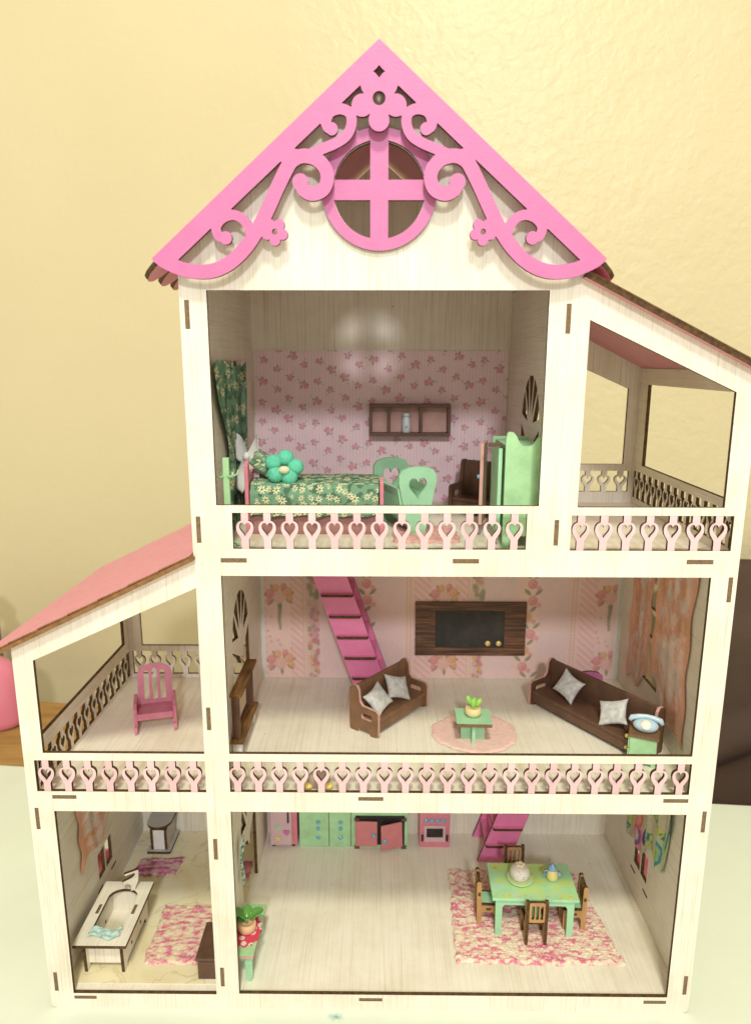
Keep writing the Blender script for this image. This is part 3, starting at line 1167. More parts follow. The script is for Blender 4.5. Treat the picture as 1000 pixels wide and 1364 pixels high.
def pillow(name, label, loc, size, rot, colf, mat='fabric', puff=0.45, cat='cushion', group=None, n=30, pinch=0.16):
    """square cushion with drawn-out corners; lies in its own xy plane"""
    root_g = []
    w, d_ = size[0] / 2, size[1] / 2
    hh = size[2] / 2
    U_, V_ = np.meshgrid(np.linspace(-1, 1, n), np.linspace(-1, 1, n))
    pu = U_ * (1 - pinch * (1 - V_ ** 2) * np.abs(U_))
    pv = V_ * (1 - pinch * (1 - U_ ** 2) * np.abs(V_))
    th = hh * ((1 - U_ ** 2).clip(0) * (1 - V_ ** 2).clip(0)) ** puff
    seed = int(abs(loc[0]) * 9e4) % 97
    wr = 1 + 0.35 * (fbm(U_ * 2.2 + 3, V_ * 2.2 + 7, seed) - 0.5)
    top = np.stack([pu * w, pv * d_, th * wr], -1).reshape(-1, 3)
    bot = np.stack([pu * w, pv * d_, -th], -1).reshape(-1, 3)
    idx = np.arange(n * n).reshape(n, n)
    f1 = np.stack([idx[:-1, :-1], idx[:-1, 1:], idx[1:, 1:], idx[1:, :-1]], -1).reshape(-1, 4)
    me = bpy.data.meshes.new(name)
    vs = np.concatenate([top, bot])
    me.from_pydata(vs.tolist(), [], f1.tolist() + (f1[:, ::-1] + n * n).tolist())
    c = colf((U_.ravel() + 1) * w, (V_.ravel() + 1) * d_)
    a = np.ones((2 * n * n, 4), np.float32)
    a[:, :3] = np.concatenate([c, c])
    at = me.color_attributes.new('Col', 'FLOAT_COLOR', 'POINT')
    at.data.foreach_set('color', a.ravel())
    me.materials.append(MT[mat])
    bm = bmesh.new()
    bm.from_mesh(me)
    bmesh.ops.remove_doubles(bm, verts=bm.verts, dist=1e-5)
    bm.to_mesh(me)
    bm.free()
    me.polygons.foreach_set('use_smooth', [True] * len(me.polygons))
    o = bpy.data.objects.new(name, me)
    COL.objects.link(o)
    o.location = loc
    o.rotation_euler = rot
    return tag(o, label, cat, group)


def rug(name, label, corners, z, colf, rows=1100.0, thick=0.0016, res=0.0011, seed=1, cat='rug', wob=0.0022):
    """a knitted mat laid in the quad p00,p10,p11,p01"""
    p = [np.array(q, float) for q in corners]
    wx = np.hypot(*(p[1] - p[0]))
    wy = np.hypot(*(p[3] - p[0]))
    nu, nv = int(wx / res), int(wy / res)

    def pos(u, v):
        un = u + wob / wx * (fbm(u * 0 + (u > 0.5) * 9, v * 22, seed) - 0.5) * 2 * np.abs(2 * u - 1) ** 3
        vn = v + wob / wy * (fbm(u * 24, u * 0 + (v > 0.5) * 9, seed + 3) - 0.5) * 2 * np.abs(2 * v - 1) ** 3
        x = (p[0][0] * (1 - un) + p[1][0] * un) * (1 - vn) + (p[3][0] * (1 - un) + p[2][0] * un) * vn
        y = (p[0][1] * (1 - un) + p[1][1] * un) * (1 - vn) + (p[3][1] * (1 - un) + p[2][1] * un) * vn
        e = np.minimum(np.minimum(u, 1 - u) * wx, np.minimum(v, 1 - v) * wy)
        k = sstep(0, 0.0016, e)
        rib = 0.5 + 0.5 * np.sin(v * wy * rows * 2.6)
        st = noise2(u * wx * 900, v * wy * 700, seed)
        return x, y, z + 0.0002 + thick * k * (0.45 + 0.25 * rib + 0.6 * st)
    o = grid(name, nu, nv, pos, lambda u, v: colf(u * wx, v * wy), 'knit')
    return tag(o, label, cat)


def yarn(c1, c2, c3, sx, sy, seed, bias=0.0):
    def f(x, y):
        n = fbm(x * sx, y * sy, seed, 4)
        n2 = noise2(x * 1000, y * 850, seed + 9)
        t = np.clip((n - 0.5) * 3.6 + 0.45 + bias + (n2 - 0.5) * 1.1, 0, 1)
        c = np.array(c1)[None] * (1 - t)[:, None] + np.array(c2)[None] * t[:, None]
        hot = sstep(0.80, 0.98, t)
        return c + (hot * 0.8)[:, None] * (np.array(c3)[None] - c)
    return f


GREYM = lambda sd: (lambda x, y: np.array((0.60, 0.61, 0.60))[None] * (0.55 + 0.62 * fbm(x * 420, y * 420, sd))[:, None])

# ------------------------------------------------------------------ laser-cut sofa / armchair


def settee(name, label, loc, rz, L, dep, H, arm, main='brown', cat='sofa', edge='pink_edge', back_in=0.0):
    s = thing(name, label, cat, loc, rz)
    t = 0.0026
    y0, y1 = -dep / 2, dep / 2
    prof = [(y0, 0.002), (y0 + 0.004, 0.0), (y0 + 0.008, 0.0), (y0 + 0.009, 0.003), (y1 - 0.010, 0.003), (y1 - 0.009, 0.0), (y1 - 0.001, 0.0), (y1, 0.002),
            (y1, H - 0.003), (y1 - 0.003, H), (y1 - 0.0075, H), (y1 - 0.0095, H - 0.003), (y1 - 0.0105, arm + 0.004), (y1 - 0.0135, arm + 0.0005), (y0 + 0.002, arm), (y0, arm - 0.002)]
    slot = rrect(y0 + 0.0065, y1 - 0.0125, arm - 0.0105, arm - 0.0055, 0.0016, 3)
    for x in (-L / 2, L / 2 - t):
        g = G()
        g.panel(prof, [slot], SD(x), t)
        g.obj('side_panel', [main, edge], s, 0.0002)
    G().box(-L / 2 + t, L / 2 - t, y1 - 0.0068, y1 - 0.0040, 0.006, H - 0.0004).obj('backrest', [main], s, 0.0004)
    G().box(-L / 2 + t, L / 2 - t, y0 + 0.0016, y1 - 0.0070, 0.0120, 0.0146).obj('seat', [main], s, 0.0004)
    G().box(-L / 2 + t, L / 2 - t, y0 + 0.0030, y0 + 0.0056, 0.0032, 0.0118).obj('front_apron', [main], s, 0.0003)
    return s


settee('sofa', 'short brown wooden sofa with two grey cushions in front of the pink stairs', (0.0165, 0.1145, ZF2), 51.6, 0.071, 0.030, 0.0400, 0.0235, edge='pink_edge')
settee('sofa', 'long dark brown wooden sofa beside the orange lace curtain', (0.1838, 0.1000, ZF2), -56.0, 0.114, 0.031, 0.0390, 0.0230, main='brown_d')
settee('armchair', 'small dark brown wooden armchair between the green cradle and the wardrobe', (0.0890, 0.1400, ZF3), -34.0, 0.040, 0.030, 0.0440, 0.0250, main='brown_d', cat='armchair', edge='brown_d')


def on_sofa(c, rz, x, y):
    a = R(rz)
    return (c[0] + x * math.cos(a) - y * math.sin(a), c[1] + x * math.sin(a) + y * math.cos(a))


def lean(rz, roll, tilt=58):
    return (Matrix.Rotation(R(rz), 3, 'Z') @ Matrix.Rotation(R(tilt), 3, 'X') @ Matrix.Rotation(R(roll), 3, 'Z')).to_euler()


for (c, rz, x, y, z, roll, tilt, lab) in (
        ((0.0165, 0.1145), 51.6, -0.0190, -0.0020, 0.0250, 14, 52, 'pale grey marbled cushion at the open near end of the short sofa'),
        ((0.0165, 0.1145), 51.6, 0.0080, -0.0012, 0.0255, -26, 50, 'grey marbled cushion in the middle of the short sofa'),
        ((0.1838, 0.1000), -56.0, -0.0255, -0.0005, 0.0265, -14, 62, 'grey marbled cushion at the back end of the long sofa'),
        ((0.1838, 0.1000), -56.0, 0.0235, -0.0035, 0.0245, 28, 48, 'pale grey cushion on the long sofa next to the blue telephone')):
    p = on_sofa(c, rz, x, y)
    pillow('cushion', lab, (p[0], p[1], ZF2 + z), (0.0250, 0.0225, 0.0085), lean(rz, roll, tilt), GREYM(int(x * 1e4) % 50), 'fabric', 0.42, 'cushion', None, 26, 0.17)

# ------------------------------------------------------------------ living room
# television board
tv = thing('wall_television', 'dark chalky television screen on a wood-stained board on the wallpaper', 'television', (0.0928, D - 0.0008, 0.2324))
m, nt, b = new_mat('streaky_stained_wood')
f = coord_noise(nt, (26, 300, 420), 5.0, 0.6, 0.8)
nt.links.new(ramp(nt, f, [(0.30, (0.030, 0.016, 0.010)), (0.5, (0.105, 0.050, 0.026)), (0.68, (0.24, 0.115, 0.055))]), b.inputs['Base Color'])
b.inputs['Roughness'].default_value = 0.55
MT['stained'] = m
m, nt, b = new_mat('chalky_screen')
f = coord_noise(nt, (60, 60, 40), 5.0, 0.65)
nt.links.new(ramp(nt, f, [(0.35, (0.016, 0.015, 0.014)), (0.75, (0.050, 0.046, 0.040))]), b.inputs['Base Color'])
b.inputs['Roughness'].default_value = 0.6
MT['screen'] = m
for k, (x0, x1, z0, z1) in enumerate(((-0.0520, 0.0520, 0.0182, 0.0266), (-0.0520, -0.0330, -0.0185, 0.0180), (0.0316, 0.0520, -0.0185, 0.0180), (-0.0520, 0.0520, -0.0266, -0.0187))):
    G().box(x0, x1, -0.0030, 0, z0, z1).obj('board', ['stained'], tv, 0.0003)
G().box(-0.0328, 0.0314, -0.0026, 0, -0.0186, 0.0181).obj('screen', ['screen'], tv)
for x in (0.0165, 0.0268):
    G().lathe([(0.0027, 0), (0.0027, -0.0010), (0.0019, -0.0016), (0.0008, -0.0018)], (x, -0.0026, -0.0142), 18, axis='Y').obj('knob', ['gold'], tv)

# coffee table
ct = thing('coffee_table', 'small mint green coffee table on the round pink rug', 'table', (0.0822, 0.0775, ZF2 + 0.0018), -2)
g = G()
g.panel(rrect(-0.0140, 0.0140, -0.0130, 0.0130, 0.001, 3), [], TP(0.0165), 0.0028, 0, 1)
g.obj('table_top', ['mint_b', 'tab'], ct)
G().box(-0.0095, 0.0095, -0.0014, 0.0014, 0.0, 0.0164).obj('foot_panel', ['mint_b'], ct, 0.0003)
G().box(-0.0014, 0.0014, -0.0100, -0.0015, 0.0, 0.0164).obj('foot_panel', ['mint_b'], ct, 0.0003)
G().box(-0.0014, 0.0014, 0.0015, 0.0100, 0.0, 0.0164).obj('foot_panel', ['mint_b'], ct, 0.0003)
# succulent
su = thing('succulent', 'tiny succulent in a round cream pot on the coffee table', 'plant', (0.0822, 0.0785, ZF2 + 0.0018 + 0.0193))
MT['pot'] = paint('cream_clay_pot', (0.74, 0.62, 0.32), 0.5, 0.05)
MT['leafg'] = paint('light_green_clay', (0.30, 0.60, 0.12), 0.35, 0.08)
G().lathe([(0.0040, 0), (0.0064, 0.0022), (0.0068, 0.0045), (0.0060, 0.0072), (0.0053, 0.0078), (0.0047, 0.0070), (0.001, 0.0066)], (0, 0, 0), 28).obj('pot', ['pot'], su)
for x, y, z, rx_, ry_, hh in ((0, 0, 0.0105, 0, 0, 0.0045), (0.0042, 0.0008, 0.0110, 0, 30, 0.0040), (-0.0034, 0.0008, 0.0132, 0, -24, 0.0042), (0.001, 0.0022, 0.0112, -20, 0, 0.0036)):
    g = G().ball((0, 0, 0), (0.0023, 0.0023, hh), nu=12, nv=8)
    g.xf(Matrix.Translation((x, y, z)) @ Matrix.Rotation(R(ry_), 4, 'Y') @ Matrix.Rotation(R(rx_), 4, 'X'))
    g.obj('leaf', ['leafg'], su)

# round pink rug under the coffee table
def round_rug(u, v):
    a = u * 2 * math.pi
    rr = v
    e = 1 + 0.006 * np.sin(a * 31) + 0.16 * (fbm(3 * np.cos(a) + 9, 3 * np.sin(a) + 9, 4) - 0.5) + 0.04 * (fbm(u * 60, u * 0, 5) - 0.5)
    return (0.0860 + 0.0350 * rr * e * np.cos(a), 0.0890 + 0.0325 * rr * e * np.sin(a),
            ZF2 + 0.0003 + 0.0013 * (1 - sstep(0.94, 1.0, rr)) + 0.0004 * noise2(rr * 26 * np.cos(a) + 40, rr * 26 * np.sin(a) + 40, 2))


ro = grid('round_rug', 160, 34, round_rug, lambda u, v: np.array((0.78, 0.54, 0.49))[None] * (0.86 + 0.22 * fbm(v * 18 * np.cos(u * 6.283) + 30, v * 18 * np.sin(u * 6.283) + 30, 6))[:, None], 'knit')
tag(ro, 'round plain pink felt rug under the coffee table', 'rug')
# phone cabinet
pc = thing('phone_cabinet', 'mint green bedside cabinet with brass knobs at the end of the long sofa', 'cabinet', (0.2090, 0.0500, ZF2), -24)
G().box(-0.0095, 0.0095, -0.0100, 0.0100, 0.0024, 0.0228).obj('carcass', ['mint'], pc, 0.0003)
g = G()
g.panel(rrect(-0.0108, 0.0108, -0.0112, 0.0108, 0.0008, 3), [], TP(0.0229), 0.0025, 0, 1)
g.obj('top', ['brown', 'tab'], pc)
for zz in (0.0032, 0.0128):
    G().box(-0.0108, -0.0096, -0.0088, 0.0088, zz, zz + 0.0088).obj('drawer', ['mint'], pc, 0.0003)
    G().ball((-0.0122, -0.0005, zz + 0.0048), 0.0017).obj('knob', ['gold'], pc)
for x, y in ((-0.008, -0.0085), (0.008, -0.0085), (-0.008, 0.0085), (0.008, 0.0085)):
    G().box(x - 0.0015, x + 0.0015, y - 0.0015, y + 0.0015, 0, 0.0024).obj('foot', ['mint'], pc)
# telephone
MT['phone'] = paint('pale_blue_clay', (0.47, 0.63, 0.74), 0.25, 0.04, 150, 0.00005)
MT['dial'] = paint('cream_dial', (0.76, 0.76, 0.66), 0.4, 0.08, 300)
ph = thing('telephone', 'pale blue rotary telephone on the green cabinet', 'telephone', (0.2090, 0.0490, ZF2 + 0.0254), -18)
g = G()
g.ball((0, -0.0005, 0.0044), (0.0092, 0.0066, 0.0052), nu=24, nv=14)
g.xf(Matrix.Identity(4))
g.v = [(x, y, max(0.0, z)) for x, y, z in g.v]
g.obj('body', ['phone'], ph)
g = G().lathe([(0.0040, 0), (0.0040, 0.0006), (0.0032, 0.0012), (0.0006, 0.0013)], (0, 0, 0), 24)
g.xf(Matrix.Translation((-0.0002, -0.0048, 0.0066)) @ Matrix.Rotation(R(52), 4, 'X'))
g.obj('dial', ['dial'], ph)
g = G().tube([(-0.0118, -0.0006, 0.0070), (-0.0102, 0.0000, 0.0092), (-0.005, 0.0006, 0.0106), (0.0, 0.0010, 0.0110), (0.005, 0.0006, 0.0106), (0.0102, 0, 0.0092), (0.0118, -0.0006, 0.0066)],
             [0.0014, 0.0021, 0.0018, 0.0017, 0.0018, 0.0022, 0.0015], seg=12)
g.obj('handset', ['phone'], ph)

# plank console by the porch door
co = thing('console_shelf', 'charred plank console standing by the porch door of the living room', 'shelf', (-0.0975, 0.0850, ZF2))
MT['charred'] = burnt('charred_plank', (0.035, 0.018, 0.008), (0.33, 0.17, 0.06), (180, 22, 180))
G().box(-0.0082, 0.0008, -0.0360, 0.0310, 0.0500, 0.0525).obj('top_board', ['charred'], co, 0.0003)
G().box(-0.0082, 0.0018, -0.0400, 0.0260, 0.0135, 0.0160).obj('shelf_board', ['charred'], co, 0.0003)
for y in (-0.0365, 0.0185):
    G().box(-0.0070, -0.0010, y, y + 0.0026, 0.0161, 0.0499).obj('upright', ['brown_d'], co, 0.0003)
for y in (-0.0365, 0.0185):
    G().box(-0.0075, -0.0005, y, y + 0.0060, 0.0, 0.0134).obj('foot_block', ['white'], co, 0.0003)

# small toy behind the railing
ty = thing('toy_bowl', 'little brown dome with yellow feet lying behind the living room railing', 'toy', (-0.0360, 0.0130, ZF2))
MT['toy'] = paint('taupe_clay', (0.42, 0.33, 0.25), 0.5, 0.1)
MT['yellowc'] = paint('yellow_clay', (0.75, 0.60, 0.18), 0.4, 0.05)
G().ball((0, 0, 0.0052), (0.0085, 0.0065, 0.0066), nu=20, nv=12).obj('dome', ['toy'], ty)
for x in (-0.0072, 0.0072):
    G().ball((x, -0.0035, 0.0024), (0.0038, 0.0034, 0.0024)).obj('foot', ['yellowc'], ty)

# rocking chair on the porch
rc = thing('rocking_chair', 'pink slatted rocking chair alone on the left porch', 'rocking chair', (-0.1805, 0.1020, ZF2), 16)
g = G()
bw = 0.0138
arch = [(-bw, 0), (bw, 0), (bw, 0.0250)] + [(bw * math.cos(a), 0.0250 + 0.0085 * math.sin(a)) for a in np.linspace(0.25, math.pi - 0.25, 13)] + [(-bw, 0.0250)]
hl = []
for cx in (-0.0066, 0.0, 0.0066):
    top = 0.0245 + 0.0030 * (1 if cx == 0 else 0.35)
    hl.append([(cx - 0.0021, 0.0030), (cx + 0.0021, 0.0030), (cx + 0.0021, top)] + [(cx + 0.0021 * math.cos(a), top + 0.0021 * math.sin(a)) for a in np.linspace(0.3, math.pi - 0.3, 6)] + [(cx - 0.0021, top)])
g.panel(arch, hl, FR(0), 0.0026, 0, 0)
g.xf(Matrix.Translation((0, 0.0080, 0.0150)) @ Matrix.Rotation(R(-14), 4, 'X'))
g.obj('backrest', ['rocker'], rc)
g = G().box(-0.0141, 0.0141, -0.0110, 0.0085, 0.0125, 0.0150)
g.obj('seat', ['rocker'], rc, 0.0003)
G().box(-0.0141, 0.0141, -0.0130, -0.0108, 0.0105, 0.0158).obj('front_rail', ['rocker'], rc, 0.0003)
for x in (-0.0168, 0.0142):
    g = G()
    rk = [(-0.0190 + 0.038 * k / 14, 0.0052 - 0.0050 * math.cos((k / 14 - 0.5) * 2.2)) for k in range(15)]
    o = [(y, z) for y, z in rk] + [(0.0185, 0.0075), (0.0125, 0.0048), (0.0105, 0.0130), (0.0120, 0.0230), (0.0085, 0.0245), (0.0040, 0.0235), (-0.0100, 0.0240), (-0.0125, 0.0220), (-0.0105, 0.0190),
                                  (-0.0118, 0.0120), (-0.0120, 0.0048), (-0.0185, 0.0075)]
    g.panel(o, [], SD(x), 0.0026, 0, 0)
    g.obj('rocker', ['rocker'], rc, 0.0003)


# ------------------------------------------------------------------ curtains
def lacecol(seed, ring=1.0):
    def f(u, v):
        x, y = u * 10, v * 17
        base = np.array((0.74, 0.60, 0.54))
        c = np.tile(base, (len(u), 1)) * (0.85 + 0.3 * fbm(x * 2, y * 2, seed))[:, None]
        n = fbm(x * 0.55 + 5, y * 0.55, seed + 2)
        net = 0.5 + 0.5 * np.sin(fbm(x * 1.3, y * 1.3, seed + 4) * 60)
        k = np.maximum(sstep(0.44, 0.56, n) * (0.30 + 0.70 * net), sstep(0.26, 0.45, np.abs(u - 0.5)) * (0.5 + 0.4 * net))
        c += (k * 0.85)[:, None] * (np.array((0.78, 0.29, 0.13)) - c)
        c += (sstep(0.60, 0.72, n) * 0.35)[:, None] * (np.array((0.55, 0.33, 0.12)) - c)
        line = np.exp(-((np.abs(u - 0.5) - 0.455) / 0.013) ** 2) * (0.5 + 0.5 * np.sin(y * 26))
        c += (line * 0.8)[:, None] * (np.array((0.76, 0.42, 0.26)) - c)
        return np.clip(c, 0.01, 0.85)
    return f


def lacealpha(seed):
    def f(u, v):
        x, y = u * 10, v * 17
        n = fbm(x * 0.75 + 5, y * 0.75, seed + 2)
        k = np.maximum(sstep(0.47, 0.6, n), sstep(0.30, 0.46, np.abs(u - 0.5)))
        return 0.80 + 0.18 * k
    return f


def lace_pos(x0, sgn, yA, yB, zt, zbA, zbB, waves, amp=0.0014, bow=0.0):
    def f(u, v):
        y = yA + (yB - yA) * u + bow * np.sin(v * 3.0) * (u - 0.5) + 0.0016 * np.sin(v * 19) * np.sign(0.5 - u) * (np.abs(u - 0.5) * 2) ** 4 * np.sign(yA - 0.115)
        zb = zbA + (zbB - zbA) * u + 0.006 * np.sin(u * 9)
        z = zb + (zt - zb) * v
        x = x0 + sgn * amp * 0.22 * (1.2 + np.sin(u * waves * 6.283 + 1.3 * np.sin(v * 3)) + 0.6 * np.sin(u * 23 + v * 5))
        return x, y, z
    return f


cu = thing('lace_curtain', 'orange lace curtain pair on the right wall of the living room', 'curtain', (0, 0, 0))
grid('curtain_panel', 90, 130, lace_pos(XR0 - 0.0012, -1, 0.1640, 0.1172, 0.3340, 0.1950, 0.2130, 3), lacecol(2), 'lace', cu, alpha=lacealpha(2))
grid('curtain_panel', 110, 150, lace_pos(XR0 - 0.0012, -1, 0.1140, 0.0390, 0.3340, 0.2240, 0.1880, 4, bow=0.010), lacecol(9), 'lace', cu, alpha=lacealpha(9))
G().tube([(XR0 - 0.0030, 0.034, 0.3345), (XR0 - 0.0030, 0.166, 0.3345)], 0.0010).obj('rod', ['white'], cu)
cu = thing('lace_curtain', 'short orange lace curtain over the bathroom window', 'curtain', (0, 0, 0))
grid('curtain_panel', 90, 90, lace_pos(XL1 + 0.0012, 1, 0.0500, 0.1270, 0.1520, 0.0735, 0.0900, 4, bow=0.0), lacecol(15), 'lace', cu, alpha=lacealpha(15))
G().tube([(XL1 + 0.0030, 0.046, 0.1525), (XL1 + 0.0030, 0.132, 0.1525)], 0.0010).obj('rod', ['white'], cu)


def batik(u, v):
    x, y = u * 9, v * 9
    c = np.tile(np.array((0.50, 0.46, 0.36)), (len(u), 1))
    n = fbm(x * 0.8, y * 0.8, 31)
    for lo, hi, cc, a in ((0.50, 0.53, (0.50, 0.55, 0.08), 1.0), (0.56, 0.585, (0.03, 0.20, 0.26), 1.0), (0.61, 0.64, (0.42, 0.52, 0.12), 0.9)):
        k = sstep(lo, lo + 0.015, n) * (1 - sstep(hi + 0.02, hi + 0.035, n))
        c += (k * a)[:, None] * (np.array(cc) - c)

    def ring(cx, cy, r, cols, sy=1.4):
        d = np.hypot(u - cx, (v - cy) / sy) / r + 0.25 * (fbm(x * 2, y * 2, 5) - 0.5)
        for i, q in enumerate(cols):
            k = 1 - sstep(1 - i * 0.26 - 0.05, 1 - i * 0.26, d)
            nonlocal c
            c = c + k[:, None] * (np.array(q) - c)
    ring(0.77, 0.17, 0.115, [(0.46, 0.52, 0.38), (0.05, 0.26, 0.30), (0.30, 0.44, 0.28), (0.33, 0.44, 0.05)], 1.7)
    ring(0.45, 0.17, 0.085, [(0.55, 0.50, 0.45), (0.09, 0.05, 0.20), (0.16, 0.09, 0.30)], 1.5)
    ring(0.27, 0.12, 0.12, [(0.62, 0.25, 0.34), (0.20, 0.10, 0.28), (0.55, 0.42, 0.40)], 1.3)
    ring(0.27, 0.30, 0.09, [(0.60, 0.13, 0.12), (0.62, 0.25, 0.22)], 1.3)
    ring(0.95, 0.28, 0.09, [(0.42, 0.54, 0.14), (0.04, 0.24, 0.30), (0.06, 0.20, 0.34)], 1.5)
    c *= (0.85 + 0.3 * fbm(x * 5, y * 5, 2))[:, None]
    return np.clip(c, 0.01, 0.8)


def batik_pos(u, v):
    y = 0.128 + (0.040 - 0.128) * u
    zb = 0.0655 + 0.012 * sstep(0.38, 0.50, u) - 0.002 * np.sin(u * 20) + 0.046 * sstep(0.88, 0.98, u) + 0.007 * np.exp(-((u - 0.62) / 0.05) ** 2)
    z = zb + (0.160 - zb) * v
    x = XR0 - 0.0012 - 0.0013 * (1.2 + np.sin(u * 26 + 1.5 * v) + 0.5 * np.sin(u * 51))
    return x, y, z


cu = thing('patterned_curtain', 'batik curtain in teal, lime and purple over the kitchen window', 'curtain', (0, 0, 0))
grid('curtain_panel', 110, 110, batik_pos, batik, 'fabric', cu)
G().tube([(XR0 - 0.0030, 0.036, 0.1605), (XR0 - 0.0030, 0.140, 0.1605)], 0.0010).obj('rod', ['white'], cu)

# narrow green-white strip hanging beside the kitchen door
cu = thing('door_curtain', 'narrow green and white curtain strip beside the kitchen door', 'curtain', (0, 0, 0))
grid('curtain_panel', 24, 90, lambda u, v: (XM1 + 0.0035 + 0.0010 * np.sin(u * 14 + v * 4) + 0.0035 * np.sin(v * 9) * (0.2 + 0.6 * v) * 0.3, 0.050 + 0.008 * u * (0.35 + 0.65 * np.abs(2 * v - 0.8)), 0.066 + 0.038 * v),
     lambda u, v: np.array((0.10, 0.20, 0.15))[None] + (sstep(0.48, 0.56, fbm(u * 6, v * 26, 12)))[:, None] * np.array((0.45, 0.48, 0.40))[None], 'fabric', cu)
G().tube([(XM1 + 0.0035, 0.048, 0.1042), (XM1 + 0.0035, 0.060, 0.1042)], 0.0009).obj('rod', ['white'], cu)

# ------------------------------------------------------------------ bedroom
cu = thing('floral_curtain', 'green daisy print curtain tied with a white bow on the bedroom wall', 'curtain', (0, 0, 0))


def gc_pos(u, v):
    z = 0.3560 + 0.1215 * v
    # gathered towards the tie, flaring out again below
    zt = 0.405
    w = 0.55 + 0.45 * np.where(z > zt, sstep(zt, 0.462, z), 0.55 * sstep(zt, 0.370, z))
    yc = 0.031 + 0.112 * (0.50 + 0.14 * (1 - sstep(zt, 0.47, z)))
    y = yc + (u - 0.5) * 0.104 * w
    x = XM1 + 0.0022 + 0.0012 * (1 + np.sin(u * 34 + 1.2 * np.sin(z * 60))) + 0.001 * np.sin(u * 15)
    return x, y, z + 0.0022 * np.sin(u * 40) * sstep(0.95, 1.0, v)


grid('curtain_cloth', 130, 160, gc_pos, lambda u, v: daisies(u * 0.11, v * 0.12, 4, 0.75, 1.2) * 0.85, 'fabric', cu)  # print multiplied darker, putting the curtain's shade into its colour
bw_ = Vector((XM1 + 0.0125, 0.088, 0.4090))
bdir = Vector((0.86, -0.5, 0)).normalized()          # the bow turns a little out into the room


def bow_pt(a, b, c):
    return (bw_.x + bdir.x * a + 0.78 * c, bw_.y + bdir.y * a + 0.62 * c, bw_.z + b)


for s_ in (-1, 1):
    def loop_pos(u, v, s=s_):
        w = 0.0015 + 0.0088 * np.sin(np.clip(u, 0, 1) * math.pi * 0.62)
        return bow_pt(s * 0.0112 * u, 0.0075 * u + (v - 0.5) * 2 * w, 0.0035 * np.sin(u * 3.1) * np.cos((v - 0.5) * 2.2))

    def tail_pos(u, v, s=s_):
        w = 0.0012 + 0.0066 * np.sin(np.clip(u, 0, 1) * math.pi * 0.86)
        return bow_pt(s * (0.0015 + 0.0058 * u) + (v - 0.5) * 2 * w * 0.8, -0.0270 * u + (v - 0.5) * s * 0.004, 0.0015 * np.sin(u * 5))
    grid('bow_loop', 16, 12, loop_pos, None, 'ribbon', cu, 0.0004)
    grid('bow_tail', 18, 10, tail_pos, None, 'ribbon', cu, 0.0004)
G().ball(tuple(bw_), (0.0030, 0.0034, 0.0036)).obj('bow_knot', ['ribbon'], cu)

# bed
MT['underbed_shade'] = paint('mauve_underbed_shade', (0.34, 0.165, 0.155), 0.5, 0.1)  # rail colour darkened to mauve to stand in for shade under the bed
bd = thing('bed', 'pink bed with green daisy bedspread on the top floor', 'bed', (-0.0400, 0.0890, ZF3))
BX0, BX1, BY0, BY1 = -0.0475, 0.0470, -0.0275, 0.0295
g = G()
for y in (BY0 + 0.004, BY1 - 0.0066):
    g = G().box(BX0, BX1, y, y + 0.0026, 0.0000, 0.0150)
    g.obj('side_rail', ['underbed_shade'], bd)
for x in (BX0 - 0.0030, BX1 + 0.0002):
    g = G()
    hgt = 0.052 if x < 0 else 0.040
    g.panel([(BY0 - 0.001, 0), (BY0 + 0.006, 0), (BY0 + 0.0075, 0.006), (BY1 - 0.0075, 0.006), (BY1 - 0.006, 0), (BY1 + 0.001, 0), (BY1 + 0.001, hgt), (BY1 - 0.004, hgt + 0.003), (BY1 - 0.008, hgt - 0.008), (0, hgt - 0.006),
             (BY0 + 0.008, hgt - 0.008), (BY0 + 0.004, hgt + 0.003), (BY0 - 0.001, hgt)], [], SD(x), 0.0028, 0, 0)
    g.obj('headboard' if x < 0 else 'footboard', ['rosepink'], bd, 0.0004)


def spread(u, v):
    # v runs from the front hem up, over the mattress and down behind
    w = BY1 - BY0
    path = 0.0215 + w + 0.02
    s = v * path
    up = np.clip(s, 0, 0.0215)
    over = np.clip(s - 0.0215, 0, w)
    dn = np.clip(s - 0.0215 - w, 0, 1)
    rnd = 0.004
    y = BY0 - 0.0020 + over + 0.0016 * np.sin(u * 21) * (1 - sstep(0.0, 0.022, up)) * (s < 0.0215) + np.where(s < 0.0215, rnd * sstep(0.013, 0.0215, up) ** 2, 0) + np.where(s >= 0.0215, rnd * (1 - sstep(0, 0.008, over)), 0)
    z = 0.0150 + up - dn + 0.0012 * (fbm(u * 9, s * 90, 3) - 0.5) - np.where(s >= 0.0215, 0, 0) + np.where(s > 0.0215, 0.0030 * np.sin(np.clip(over / w, 0, 1) * math.pi) ** 0.5, 0) + (s < 0.0215) * 0.0008 * np.sin(u * 33)
    x = BX0 + 0.0008 + (BX1 - BX0 - 0.0016) * u
    return x, y, z


